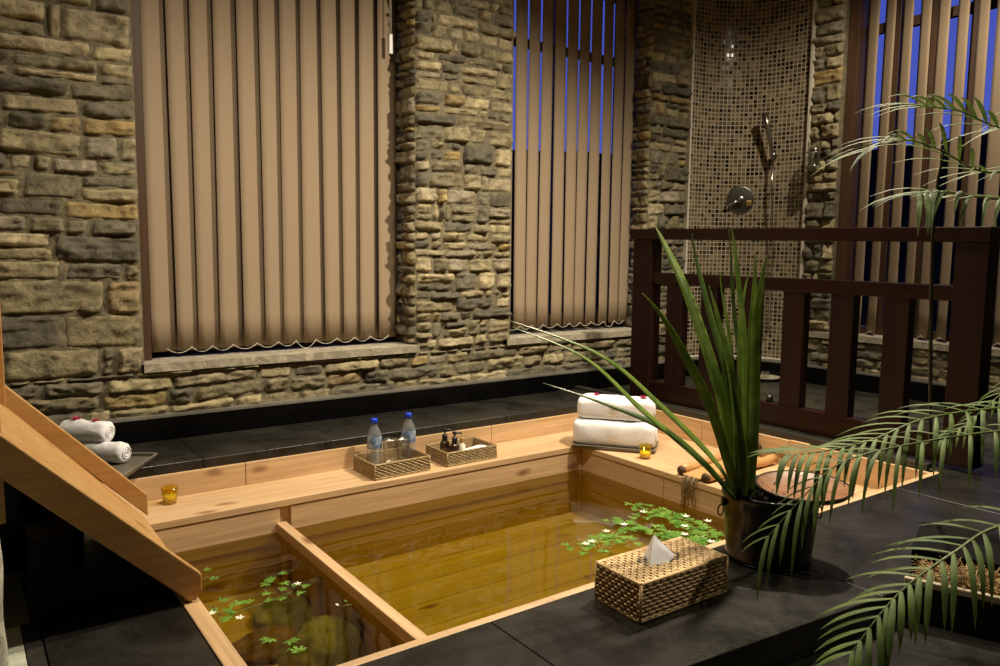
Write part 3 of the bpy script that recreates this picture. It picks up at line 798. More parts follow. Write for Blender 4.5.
# ------------------------------------------------------------------ baskets on the bench
def basket(lab, p0, U, D, h):
    e = thing('wicker_basket', lab, 'basket', tuple(p0+(U+D)*.5)[:2]+(LZ,), 'wicker baskets on the bath bench')
    woven_box(e, p0+V3((0,0,.006)), U, D, h, wicker_g, 18, 13, 8, False, .0031, wick_mid); return e
k0 = onz(372.5, 477.5, LZ); U = V3((.325,.012,0)); D = V3((.085,.27,0))*.0+V3((.012,.235,0))
k0 = V3((1.70, LF+.03, LZ)); basket('wicker basket holding the two water bottles and two glasses', k0, U, V3((-.004,.235,0)), .072)
k1 = V3((2.135, LF+.04, LZ)); basket('wicker basket holding the dark pump bottles and a white cloth', k1, V3((.325,.004,0)), V3((.0,.225,0)), .068)
BZ = LZ+.013
def water_bottle(p, lab):
    e = thing('water_bottle', lab, 'bottle', p, 'water bottles in the wicker basket')
    p = V3((0,0,0)); pr = [(.0, .0),(.026,.001),(.031,.008),(.032,.03),(.0305,.036),(.032,.042),(.032,.060),(.0305,.066),(.032,.072),(.032,.130),(.029,.148),(.020,.168),(.0135,.180),(.0130,.196)]
    MB().lathe(pr, p, 24).build('bottle_body', bottle_m, e); K = 1.22
    MB().lathe([(.0325,.082),(.0327,.083),(.0327,.134),(.0325,.135)], p, 24).build('bottle_label', label_m, e)
    MB().lathe([(.0,.212),(.0135,.212),(.0155,.208),(.0155,.190),(.0135,.189)], p, 20).build('cap', blue_cap, e)
    for c in e.children: c.location = (0,0,0)
    e.scale = (K,)*3
water_bottle(tuple(onz(374.5, 466, BZ)), 'clear plastic water bottle with blue cap, the left of two')
water_bottle(tuple(onz(408.5, 459, BZ)), 'clear plastic water bottle with blue cap, the right of two')
def glass(p, lab):
    pr = [(.0,.004),(.027,.002),(.030,.006),(.034,.06),(.036,.150),(.0345,.150),(.0325,.06),(.028,.012),(.0,.012)]
    o = MB().lathe(pr, p, 24).build('drinking_glass', clear_m); tag(o, lab, 'glass', 'tumblers in the wicker basket')
glass(tuple(onz(389.5, 466, BZ)), 'clear drinking glass beside the left water bottle')
glass(tuple(onz(403, 465, BZ)), 'clear drinking glass in front of the right water bottle')
def pump(p, lab, h=.092, ang=0):
    e = thing('pump_bottle', lab, 'bottle', p, 'dark pump bottles in the basket')
    MB().lathe([(.0,.001),(.024,.002),(.027,.006),(.0275,h*.8),(.022,h*.95),(.012,h),(.012,h+.01)], p, 20).build('bottle_body', dark_glass, e)
    MB().lathe([(.0155,h*.62),(.0279,h*.62),(.0279,h*.22)][1:], p, 20).build('bottle_label', simple('brown_label', (.18,.10,.05), .6), e)
    mb = MB().lathe([(.015,h),(.0155,h+.002),(.0155,h+.03),(.010,h+.036),(.0055,h+.037),(.0055,h+.058)], p, 16)
    q = V3(p)+V3((0,0,h+.060)); c_, s_ = math.cos(ang), math.sin(ang)
    mb.tube([q-V3((c_,s_,0))*.012, q, q+V3((c_,s_,0))*.030, q+V3((c_,s_,0))*.040-V3((0,0,.008))], [.008,.009,.0055,.004], 8)
    mb.build('pump_head', pump_black, e)
pump((2.195, 3.565, BZ), 'dark brown pump bottle at the back of the basket', .100, -.5)
pump((2.225, 3.510, BZ), 'dark brown pump bottle in front, pump turned to the right', .090, -.5)
p = (2.285, 3.530, BZ); e = thing('lotion_bottle', 'small cream coloured bottle beside the pump bottles', 'bottle', p)
MB().lathe([(.0,.001),(.019,.002),(.021,.005),(.021,.062),(.016,.075),(.008,.080),(.008,.086)], p, 20).build('bottle_body', cream_lotion, e)
MB().lathe([(.0095,.084),(.0095,.108),(.007,.112),(.0,.112)], p, 16).build('cap', gold_m, e)
def pillow_grid(fx, fy, hfun, p, nx=16, ny=10):
    mb = MB(); vs = []
    for j in range(ny+1):
        for i in range(nx+1):
            s, t_ = i/nx*2-1, j/ny*2-1
            vs.append((p[0]+fx*s, p[1]+fy*t_, p[2]+hfun(s, t_)))
    k = nx+1; mb.add(vs, [(j*k+i, j*k+i+1, (j+1)*k+i+1, (j+1)*k+i) for j in range(ny) for i in range(nx)], 0, None, True)
    return mb
o = pillow_grid(.120, .028, lambda s, t_: .062*(1-s*s*.75)**.5*(1-t_**4)**.5+.012*s+.006*noise.noise(V3((s*3, t_*3, 1))), (2.325, 3.480, BZ), 20, 12).build('folded_cloth', towel_m)
tag(o, 'small folded white cloth lying in the front of the toiletries basket', 'cloth')

# candle glasses
def candle(px, py, lab, z=LZ):
    p = onz(px, py, z+.0015); e = thing('candle_holder', lab, 'candle', p, 'yellow candle glasses on the bench')
    MB().lathe([(.0,.001),(.027,.001),(.030,.004),(.036,.076),(.0345,.076),(.0285,.008),(.0,.008)], p, 28).build('glass_cup', amber_m, e)
    w = MB().lathe([(.0,.036),(.0298,.036),(.0270,.009),(.0,.009)], p, 24).build('wax', wax_m, e)
    MB().tube([p+V3((0,0,.036)), p+V3((0,0,.046))], .0012, 5).build('wick', soil_m, e)
candle(170, 503, 'yellow glass tea-light holder on the bench near the wooden slide')
candle(645, 458, 'yellow glass tea-light holder on the bench in front of the folded towels')

# ------------------------------------------------------------------ towels and trays
def rounded_rect(w, h, r, n=6):
    pts = []
    for cx, cy, a0 in ((w/2-r, h/2-r, 0), (-w/2+r, h/2-r, PI/2), (-w/2+r, -h/2+r, PI), (w/2-r, -h/2+r, 3*PI/2)):
        for k in range(n+1): a = a0+PI/2*k/n; pts.append((cx+r*math.cos(a), cy+r*math.sin(a)))
    return pts
def tray(lab, c, u, w, h, z):
    u = V3(u).normalized(); v = V3((-u.y, u.x, 0)); c = V3(c)
    e = thing('tray', lab, 'tray', (c.x, c.y, z), 'dark trays under the towels')
    o_ = rounded_rect(w, h, .035); i_ = rounded_rect(w-.03, h-.03, .025); b_ = rounded_rect(w-.03, h-.03, .025); mb = MB()
    P3 = lambda p, zz: c+u*p[0]+v*p[1]+V3((0,0,zz-c.z))
    n = len(o_)
    low = rounded_rect(w-.02, h-.02, .03)
    vs = [P3(p, z+.001) for p in low]+[P3(p, z+.022) for p in o_]+[P3(p, z+.022) for p in i_]+[P3(p, z+.007) for p in b_]
    fs = [(k*n+i, k*n+(i+1)%n, (k+1)*n+(i+1)%n, (k+1)*n+i) for k in range(3) for i in range(n)]
    mb.add(vs, fs[:n]+fs[2*n:]); mb.add(vs, fs[n:2*n], 1); mb.add(vs[3*n:], [tuple(range(n))]); mb.add(vs[:n], [tuple(range(n))[::-1]])
    return mb.build('tray_body', [tray_m, tray_edge], e)
def towel(lab, c, u, L, w, h, parent_flower=None, seed=0, sq=3.2, emblem=False, flower_at=None, group='rolled white towels'):
    """folded towel: superellipse section swept along u"""
    u = V3(u).normalized(); v = V3((-u.y, u.x, 0)); c = V3(c)      # c is base centre
    e = thing('towel', lab, 'towel', c, group)
    mb = MB(); nn, m = 44, 26; vs = []
    for i in range(m+1):
        s = i/m*2-1; e_ = (1-abs(s)**9)**.5 if abs(s) < 1 else 0; k = .80+.20*e_ if i not in (0, m) else .74
        x = s*L/2
        for j in range(nn):
            a = 2*PI*j/nn; ca, sa = math.cos(a), math.sin(a); q = 2/sq
            yy = math.copysign(abs(ca)**q, ca)*w/2*k; zz = math.copysign(abs(sa)**q, sa)*h/2*k
            n1 = noise.noise(V3((x*9+seed, yy*14, zz*14)))*.012+noise.noise(V3((x*26+seed, yy*40, zz*40)))*.004
            vs.append(c+u*x+v*(yy*(1+n1*3))+V3((0,0,h/2+zz+n1*(1 if sa > -.5 else .1))))
    fs = [(i*nn+j, i*nn+(j+1)%nn, (i+1)*nn+(j+1)%nn, (i+1)*nn+j) for i in range(m) for j in range(nn)]
    fs += [tuple(range(nn))[::-1], tuple(m*nn+j for j in range(nn))]
    mb.add(vs, fs, 0, None, True); mb.build('towel_body', towel_m, e)
    # spiral of the roll's edge seen at the end
    sp = MB()
    for sgn in (1,):
        pts = []
        for k in range(40):
            a = k*.42; rr_ = .85-k*.019; pts.append(c+u*(sgn*(L/2+.0015))+v*(w/2*.74*rr_*math.cos(a))+V3((0,0,h/2+h/2*.74*rr_*math.sin(a))))
        sp.tube(pts, .0035, 5)
    sp.build('rolled_edge', towel_m, e)
    if emblem:
        em = MB(); f = -v if v.y > 0 else v
        cc = c+f*(w/2*1.005)+V3((0,0,h*.55)); 
        for rad in (.020, .028):
            em.tube([cc+u*(rad*math.cos(a))+V3((0,0,rad*.9*math.sin(a))) for a in [k*PI/12 for k in range(25)]], .0016, 4)
        for k in range(5): a = k*2*PI/5; em.tube([cc, cc+u*(.016*math.cos(a))+V3((0,0,.015*math.sin(a)))], .0016, 4)
        em.tube([cc+u*x+V3((0,0,-.036+.002*math.sin(x*300))) for x in np.linspace(-.03, .03, 10)], .0016, 4)
        em.build('emblem', emb_m, e)
    return e
def flower(lab, p, r=.022):
    e = thing('flower', lab, 'flower', p, 'magenta flowers on the towels'); mb = MB(); p = V3(p)
    for ring, (n, rad, up) in enumerate(((6, r, .35), (5, r*.7, .9))):
        for k in range(n):
            a = 2*PI*k/n+ring*.4; d_ = V3((math.cos(a), math.sin(a), 0)); s_ = V3((-math.sin(a), math.cos(a), 0)); z = V3((0,0,1))
            q = [p+z*.003, p+d_*rad*.5+s_*rad*.32+z*rad*up*.5, p+d_*rad+z*rad*up, p+d_*rad*.5-s_*rad*.32+z*rad*up*.5]
            mb.add(q, [(0,1,2,3)])
    mb.build('petals', magenta, e, solid=.001)
    g = MB(); g.add([p+V3((0,0,.001)), p+V3((.02,-.01,.004)), p+V3((.034,-.004,.002)), p+V3((.02,.006,.003))], [(0,1,2,3)]); g.build('leaf', leafy, e, solid=.0008)
# right-hand stack: tray lies across the bench corner
tu = V3((.55,-.70,0)).normalized(); tv = V3((-tu.y, tu.x, 0))
tc = onz(616, 452, LZ)+V3((.095,.105,0))
tray('dark rounded tray on the bench corner carrying the two folded towels', tc, tu, .50, .27, LZ+.0005)
towel('folded white towel with a gold crest, lower of the two on the bench corner', tc-tv*.005+V3((0,0,.011)), tu, .485, .22, .158, seed=1, sq=4.2, emblem=True, group='folded white towels on the bench corner')
towel('folded white towel under magenta flowers, upper of the two on the bench corner', tc+tv*.015+V3((0,0,.168)), tu, .45, .20, .130, seed=5, sq=4.5, emblem=True, group='folded white towels on the bench corner')
fp = tc+tv*.03+V3((0,0,.298)); flower('magenta flower on the left end of the folded towel stack', fp-tu*.125); flower('magenta flower on the right end of the folded towel stack', fp+tu*.155, .024)
# left-hand tray on the granite step, behind the slide
lc = onz(94, 457, .0)+V3((-.02,.03,0)); lc = V3((.46, 3.955, 0))
tray('dark tray on the granite step behind the slide carrying two rolled towels', V3((.47, 3.86, 0)), (-.83,.55,0), .50, .40, .001)
lu = V3((.55,-.60,0)).normalized(); 
towel('rolled white towel, lower of the two beside the slide', lc+V3((.085,-.035,.008)), lu, .25, .098, .098, seed=9, sq=2.1)
towel('rolled white towel, upper of the two beside the slide', lc+V3((.030,.035,.098)), lu, .25, .098, .098, seed=12, sq=2.1)
fl_ = lc+V3((.030,.035,.197)); flower('magenta flower on the left of the rolled towels beside the slide', fl_-lu*.05, .028); flower('magenta flower on the right of the rolled towels beside the slide', fl_+lu*.055, .020)

# ------------------------------------------------------------------ bucket with sword leaves
bc = onz(782, 573)+V3((.584,.812,0))*.132; bc.z = 0; BH = .232; PK = 1.09
pot = thing('bucket', 'black round bucket on the deck, holding the tall sword leaves', 'bucket', bc)
MB().lathe([(r_*PK, z_) for r_, z_ in [(.0,.002),(.116,.002),(.126,.008),(.127,.018),(.124,.024),(.131,.10),(.136,.17),(.138,BH-.03),(.143,BH-.022),(.144,BH),(.136,BH),(.132,BH-.02),(.128,.12),(.0,.12)]], bc, 48).build('bucket_body', black_pot, pot)
for sgn, a in ((1, math.radians(-38)), (-1, math.radians(142))):
    dr = V3((math.cos(a), math.sin(a), 0)); c = bc+dr*.152+V3((0,0,BH-.075)); mb = MB(); sd_ = V3((-dr.y, dr.x, 0))
    mb.tube([c+dr*(.009+.009*math.cos(t_))+sd_*.004*math.sin(t_)+V3((0,0,.020*math.sin(t_))) for t_ in [k*PI/10 for k in range(21)]], .0028, 6)
    mb.obox(c+V3((0,0,.03)), dr*.007, sd_*.012, V3((0,0,.012))); mb.build('handle', black_iron, pot, bevel=.001)
so = MB()
vs = []; 
so = pillow_grid(.094, .094, lambda s, t_: .02*noise.noise(V3((s*4, t_*4, 2)))+.012, (bc.x, bc.y, BH-.05), 14, 14); so.build('dark_water', soil_m, pot)
# tangle of dark wet twigs in the left of the bucket
mb = MB(); rr_ = random.Random(4)
for k in range(26):
    a = rr_.uniform(0, 6.3); p0 = bc+V3((-.04+rr_.uniform(-.05,.06), .0+rr_.uniform(-.06,.06), BH-.035))
    mb.tube([p0, p0+V3((math.cos(a)*.03, math.sin(a)*.03, .03+rr_.random()*.02)), p0+V3((math.cos(a)*.06, math.sin(a)*.06, .012))], .003, 5)
mb.build('twigs', soil_m, pot)
dc = onz(803, 488, BH+.010)
e = thing('wooden_dish', 'brown wooden dish resting on the rim of the black bucket', 'dish', dc)
M = Matrix.Rotation(math.radians(1.0), 3, 'X') @ Matrix.Rotation(math.radians(-2), 3, 'Y')
MB().lathe([(.0,-.006),(.10,-.006),(.135,.006),(.143,.010)], dc, 48, M=M).build('dish_inside', wood_dish, e)
MB().lathe([(.143,.0105),(.150,.012),(.152,.006),(.138,-.008),(.10,-.0095),(.0,-.0095)], dc, 48, M=M).build('dish_rim', simple('dark_dish_rim', (.03,.018,.010), .35), e)

def ribbon(mb, pts, widths, side, fold=.25, mi=0, n=18):
    """smooth leaf blade through control points; side vector gives its width direction"""
    P = [V3(p) for p in pts]; m = len(P)-1; out = []
    def cr(t_):
        x = t_*m; i = min(int(x), m-1); f = x-i
        p0, p1, p2, p3 = P[max(i-1,0)], P[i], P[i+1], P[min(i+2, m)]
        return .5*((2*p1)+(p2-p0)*f+(2*p0-5*p1+4*p2-p3)*f*f+(3*p1-p0-3*p2+p3)*f**3)
    vs = []
    for k in range(n+1):
        t_ = k/n; p = cr(t_); tg = (cr(min(1, t_+.02))-cr(max(0, t_-.02))).normalized()
        s = side - tg*side.dot(tg); s.normalize(); nr = tg.cross(s)
        x = t_*(len(widths)-1); i = min(int(x), len(widths)-2); w = widths[i]+(widths[i+1]-widths[i])*(x-i)
        vs += [p-s*w*.5, p+nr*w*fold*.5, p+s*w*.5]
    fs = []
    for k in range(n):
        a = k*3; fs += [(a, a+1, a+4, a+3), (a+1, a+2, a+5, a+4)]
    mb.add(vs, fs, mi, None, True)
VR = ROT @ V3((1,0,0)); VU = ROT @ V3((0,1,0)); VF = ROT @ V3((0,0,-1))
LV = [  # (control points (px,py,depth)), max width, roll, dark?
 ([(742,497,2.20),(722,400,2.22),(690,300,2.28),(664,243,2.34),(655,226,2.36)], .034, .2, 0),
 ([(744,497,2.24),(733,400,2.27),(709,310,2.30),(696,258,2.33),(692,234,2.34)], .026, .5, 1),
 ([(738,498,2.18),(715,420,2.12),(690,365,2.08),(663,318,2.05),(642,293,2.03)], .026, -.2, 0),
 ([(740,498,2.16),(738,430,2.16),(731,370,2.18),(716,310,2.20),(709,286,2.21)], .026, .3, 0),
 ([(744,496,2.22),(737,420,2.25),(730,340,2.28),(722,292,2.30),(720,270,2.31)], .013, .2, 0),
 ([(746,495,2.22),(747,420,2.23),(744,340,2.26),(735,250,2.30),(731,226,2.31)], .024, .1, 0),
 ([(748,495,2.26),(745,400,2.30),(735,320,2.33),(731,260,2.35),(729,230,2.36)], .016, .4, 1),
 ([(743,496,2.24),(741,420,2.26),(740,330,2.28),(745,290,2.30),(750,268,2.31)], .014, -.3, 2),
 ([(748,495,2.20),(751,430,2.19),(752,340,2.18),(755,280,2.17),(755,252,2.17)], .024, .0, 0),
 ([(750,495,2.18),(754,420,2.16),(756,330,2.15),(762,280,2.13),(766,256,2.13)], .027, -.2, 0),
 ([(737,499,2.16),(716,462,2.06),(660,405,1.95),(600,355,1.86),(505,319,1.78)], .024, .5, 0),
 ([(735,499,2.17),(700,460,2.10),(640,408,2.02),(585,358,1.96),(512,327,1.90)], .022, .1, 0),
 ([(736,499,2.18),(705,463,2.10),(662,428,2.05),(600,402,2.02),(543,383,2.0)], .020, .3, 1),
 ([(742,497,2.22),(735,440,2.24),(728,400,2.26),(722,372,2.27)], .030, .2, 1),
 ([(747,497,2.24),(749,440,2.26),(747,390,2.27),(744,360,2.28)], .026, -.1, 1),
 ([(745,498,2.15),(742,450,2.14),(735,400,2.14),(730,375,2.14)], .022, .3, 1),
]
plant = thing('sword_leaf_plant', 'tall green sword-shaped leaves fanning out of the black bucket', 'plant', (bc.x-.08, bc.y+.02, BH-.04))
for pts, w, rl, dk in LV:
    mb = MB(); side = VR*math.cos(rl)+VF*math.sin(rl)
    horiz = pts[-1][0] < 600
    if horiz: side = (VU*.8+VF*.6)
    ribbon(mb, [ond(p[0], p[1], p[2]+.30) for p in pts], [q_*1.13 for q_ in (w*.8, w*1.08, w*1.08, w*.95, w*.65, w*.28, .001)], side, .35, 0, 26)
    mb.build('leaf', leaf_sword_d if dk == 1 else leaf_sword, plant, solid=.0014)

# ------------------------------------------------------------------ palm
palm = thing('potted_palm', 'feathery green palm with arching fronds at the right, standing behind the coir-filled planter', 'palm', tuple(ond(1080, 590, 2.45))[:2]+(-.1,))
def frond(ctrl, nl, llen, lw, up=1.0, down=1.0, droop=.5, r0=.007, seed=0, tipk=.35, start=.02, fwd=.9, mat=None, upb=0.0, updroop=.15):
    """ctrl: (px,py,depth) from base to tip"""
    r = random.Random(seed); P = [ond(*c) for c in ctrl]; m = len(P)-1
    def cr(t_):
        x = t_*m; i = min(int(x), m-1); f = x-i
        p0, p1, p2, p3 = P[max(i-1,0)], P[i], P[i+1], P[min(i+2, m)]
        return .5*((2*p1)+(p2-p0)*f+(2*p0-5*p1+4*p2-p3)*f*f+(3*p1-p0-3*p2+p3)*f**3)
    mb = MB(); N = 30; mb.tube([cr(k/N) for k in range(N+1)], [r0*(1-.8*k/N) for k in range(N+1)], 6)
    fr_ = mb.build('frond', leaf_palm_stem, palm)
    lf = MB()
    for k in range(nl):
        t_ = start+(1-start)*(k+.5)/nl; p = cr(t_); tg = (cr(min(1, t_+.02))-cr(max(0, t_-.02))).normalized()
        upv = (V3((0,0,1))-tg*tg.z).normalized(); sd = tg.cross(upv)
        L0 = llen*(math.sin(PI*min(1, .25+.75*t_)) if t_ > .45 else (.72+.28*t_/.45))
        if t_ > .7: L0 = llen*(1-(t_-.7)/.3*(1-tipk))
        for sg in (1, -1):
            kk = up if sg > 0 else down
            if kk <= 0: continue
            L = L0*kk*r.uniform(.85, 1.12)*1.35
            lat = (sd*sg*.9 + upv*(.35+upb))
            d0 = (lat+tg*(fwd+t_*.6)+V3((r.uniform(-.12,.12), r.uniform(-.12,.12), r.uniform(-.12,.12)))).normalized()
            dr = droop if sg < 0 else updroop
            q = [p]; d_ = d0.copy(); 
            for s in range(4):
                d_ = (d_+V3((0,0,-1))*dr*(.5+s*.35)).normalized(); q.append(q[-1]+d_*L/4)
            ribbon(lf, q, [lw*.55, lw*1.1, lw*1.15, lw*.8, .001], (V3((0,0,1)).cross(d0)+VR*.3).normalized(), .4, 0, 7)
    lf.build('leaflets', mat or leaf_palm, fr_, solid=.0)
    bpy.data.objects[fr_.name].children[0].location = (0,0,0)
frond([(1090,405,2.45),(1000,408,2.35),(925,419,2.25),(869,441,2.2),(818,452,2.15),(786,455,2.12)], 24, .16, .0115, .9, 1.1, .7, .0055, 1, .5, fwd=.75)
frond([(1100,425,2.3),(1000,431,2.2),(912,444,2.12),(843,462,2.08),(805,495,2.06),(765,540,2.04)], 18, .15, .010, .6, 1.05, .75, .0042, 2, .8, fwd=.7)
frond([(1110,500,2.0),(1000,526,1.95),(955,552,1.9),(912,582,1.86),(882,612,1.83),(850,655,1.8)], 19, .150, .0135, .9, 1.05, .65, .006, 3, .6, fwd=.55)
frond([(1110,150,2.3),(1040,165,2.25),(985,172,2.2),(940,150,2.15),(905,140,2.12),(870,150,2.1)], 17, .19, .010, .9, .8, .14, .004, 4, .9, fwd=1.0)
frond([(1110,120,2.2),(1050,112,2.15),(1005,128,2.1),(962,112,2.08),(925,106,2.06)], 16, .19, .010, .8, .8, .12, .004, 5, .9, fwd=1.1)
frond([(1110,225,2.3),(1040,205,2.25),(985,198,2.2),(940,192,2.15),(918,195,2.1)], 14, .17, .012, .8, 1.0, .40, .004, 6, .9, fwd=1.0)
frond([(1080,330,2.7),(1035,365,2.68),(1000,395,2.66),(965,425,2.64),(940,440,2.62)], 16, .10, .008, .8, .8, .4, .004, 7, .6)
mb = MB(); mb.tube([ond(930,440,2.75), ond(931,300,2.45), ond(933,230,2.25), ond(938,180,2.18), ond(944,150,2.15)], [.006,.006,.005,.004,.002], 6); mb.build('stalk', stem_dark, palm)
mb = MB()
for k in range(4): 
    a = ond(1085+k*18, 600, 2.45); mb.tube([V3((a.x, a.y, -.08)), ond(1088+k*12, 480, 2.42), ond(1095+k*6, 300-k*40, 2.35), ond(1110, 120+k*30, 2.25)], .012, 8)
mb.build('stem', leaf_palm_stem, palm)
# the low planter with coir
a, b = onz(904, 577, .035), onz(1010, 600, .035); u = (b-a).normalized(); v = V3((-u.y, u.x, 0))
if v.x < 0: v = -v
pl = thing('planter', 'low black planter with beige rim and coconut fibre at the right edge', 'planter', tuple(a+u*.25+v*.25)[:2]+(-.1,))
S = .52; O = a.copy(); O.z = -.099
mb = MB()
for c0, du, dv in ((O+u*S/2+v*.009, u*S/2, v*.009), (O+v*.13+u*(S-.009), u*.009, v*.11)):
    mb.obox(c0+V3((0,0,.123)), du, dv, V3((0,0,.011)))
mb.build('rim', beige_rim, pl, bevel=.004)
mb = MB(); mb.obox(O+u*S/2+v*S/2+V3((0,0,.055)), u*(S/2-.004), v*(S/2-.004), V3((0,0,.055))); mb.build('box', black_pot, pl)
mb = MB(); mb.obox(O+u*S/2+v*S/2+V3((0,0,.114)), u*(S/2-.019), v*(S/2-.019), V3((0,0,.004))); mb.build('soil', soil_m, pl)
mb = MB(); mb.obox(O+u*S/2+v*.33+V3((0,0,.140)), u*(S/2), v*.15, V3((0,0,.030))); mb.build('inner_box', matte_black, pl, bevel=.006)
mb = MB(); rr_ = random.Random(8)
for k in range(1500):
    p0 = O+u*rr_.uniform(.03, S-.03)+v*rr_.uniform(.025, .17)+V3((0,0,.118+rr_.random()*.035*(1)))
    if (p0-O).dot(u) < .12: p0.z -= .01
    a_ = rr_.uniform(0, 6.3); l_ = rr_.uniform(.012, .032)
    d_ = V3((math.cos(a_), math.sin(a_), rr_.uniform(-.2, .8)))*l_
    mb.tube([p0, p0+d_*.5+V3((0,0,.003)), p0+d_], .0016, 3, 0, False)
mb.build('coir', coir_m, pl)

# ------------------------------------------------------------------ floating greenery
def sprig(lab, pts, nleaf, size, seed, white=0, name='floating_sprig'):
    r = random.Random(seed); P = [onz(x, y, WZ+.004) for x, y in pts]
    e = thing(name, lab, 'leaves', P[0], 'leaf sprigs floating on the bath water')
    mb = MB()
    if len(P) > 1: mb.tube(P, .0018, 5)
    m = max(1, len(P)-1); lf = MB(); wf = MB()
    for k in range(nleaf):
        t_ = r.random()*m; i = min(int(t_), m-1); p = P[i].lerp(P[min(i+1, len(P)-1)], t_-i) if len(P) > 1 else P[0].copy()
        p = p+V3((r.gauss(0, size*.9), r.gauss(0, size*.9), 0)); a = r.uniform(0, 6.3); z = .003+r.random()*.012
        for q in range(5):
            aa = a+(q-2)*.62; L = size*(1.0-.16*abs(q-2))*r.uniform(.9, 1.15); d_ = V3((math.cos(aa), math.sin(aa), 0)); s_ = V3((-math.sin(aa), math.cos(aa), 0))
            c = p+V3((0,0,z)); h1 = V3((0,0,r.uniform(-.001,.004)))
            vs = [c, c+d_*L*.30-s_*L*.05, c+d_*L*.42-s_*L*.20, c+d_*L*.55-s_*L*.07, c+d_*L*.74-s_*L*.17+h1, c+d_*L*.80-s_*L*.05+h1, c+d_*L*1.05+h1, c+d_*L*.80+s_*L*.05+h1, c+d_*L*.74+s_*L*.17+h1, c+d_*L*.55+s_*L*.07, c+d_*L*.42+s_*L*.20, c+d_*L*.30+s_*L*.05]
            lf.add(vs, [tuple(range(12))])
    for k in range(white):
        p = r.choice(P)+V3((r.gauss(0, size*1.3), r.gauss(0, size*1.3), .018))
        wf = MB()
        for q in range(5):
            a = q*1.257+k; d_ = V3((math.cos(a), math.sin(a), .2)); s_ = V3((-math.sin(a), math.cos(a), 0)); L = size*.5
            wf.add([p, p+d_*L*.5-s_*L*.25, p+d_*L, p+d_*L*.5+s_*L*.25], [(0,1,2,3)])
        wf.build('white_flower', flower_w, e)
    if mb.v: mb.build('stem', leaf_palm_stem, e)
    if lf.v: lf.build('leaf_cluster', leaf_float, e)
sprig('small leaf sprig floating beside the foot of the wooden slide', [(203,580),(208,576)], 2, .035, 1)
sprig('white-edged leaf sprig floating at the left rim of the small basin', [(212,606),(222,616)], 4, .038, 2, 2)
sprig('long stem of leaves floating across the middle of the small basin', [(226,618),(248,608),(268,602),(290,592)], 10, .036, 3)
sprig('loose green leaf cluster floating highest in the small basin', [(262,586),(271,580)], 5, .038, 4)
sprig('leaf cluster with white tips floating right of centre in the small basin', [(286,596),(296,588)], 4, .034, 5, 1)
sprig('five-lobed leaf floating near the front corner of the small basin', [(286,652),(290,648)], 3, .045, 6)
sprig('tiny white-green sprig floating against the partition of the small basin', [(340,607),(352,604)], 1, .014, 7, 2)
sprig('long leafy branch floating along the far side of the large basin, below the bamboo spout', [(640,508),(655,515),(675,520),(695,527),(712,538)], 70, .044, 8, 4)
sprig('wide leafy branch floating behind the tissue box in the large basin', [(620,522),(640,530),(662,537),(690,541),(700,545)], 80, .044, 9, 3)
sprig('leafy branch tip floating farthest left in the large basin', [(580,552),(595,545),(608,538),(622,540)], 36, .042, 10, 3)

# ------------------------------------------------------------------ bamboo spout on the right bench
sp = thing('water_spout', 'two worn round wooden poles forming a spout over the bench edge, with a tap', 'spout', (3.35, 2.55, LZ))
def pole(x0, y0, x1, y1, r, z):
    mb = MB(); n = 16; pts = [V3((x0+(x1-x0)*k/n, y0+(y1-y0)*k/n, z+.003*math.sin(k*1.3))) for k in range(n+1)]
    mb.tube(pts, [r*(1+.06*math.sin(k*.9)) for k in range(n+1)], 14); mb.build('pole', wood_orange, sp)
    MB().tube([pts[0]-V3((.012,0,.003)), pts[0]+V3((.006,0,0))], [r*.80, r*1.04], 12).build('dark_end', dark_end_m, sp)  # pole end in plain dark brown
pa = onz(688, 470, LZ+.03); pb_ = onz(702, 478, LZ+.03)
pole(LXF+.02, 2.635, 3.68, 2.72, .026, LZ+.026); pole(LXF+.02, 2.475, 3.68, 2.50, .026, LZ+.026)
mb = MB(); mb.add([(LXF+.0, 2.50, LZ+.012), (3.66, 2.525, LZ+.020), (3.66, 2.69, LZ+.020), (LXF+.0, 2.61, LZ+.012)], [(0,1,2,3)]); mb.build('channel', wood_orange, sp, solid=.010)
mb = MB(); rr_ = random.Random(3)
for k in range(22):
    y = 2.50+.10*rr_.random(); l_ = rr_.uniform(.05, .15)
    mb.tube([(LXF-.002, y, LZ+.018), (LXF-.014, y+.003, LZ-.01), (LXF-.020, y+rr_.uniform(-.012,.012), LZ-.01-l_*.5), (LXF-.019, y+rr_.uniform(-.015,.015), LZ-.01-l_)], .0022, 4)
mb.build('fibre_tassel', cord_m, sp)
tp = MB(); tq = onx(757, 447, 3.69)
tp.tube([(3.702, tq.y, tq.z), (3.655, tq.y, tq.z)], .022, 14); tp.tube([(3.665, tq.y, tq.z), (3.640, tq.y, tq.z)], [.030, .026], 16)
tp.tube([(3.66, tq.y, tq.z-.01), (3.645, tq.y, tq.z-.05), (3.64, tq.y, tq.z-.062)], .013, 10); tp.build('tap', old_chrome, sp)

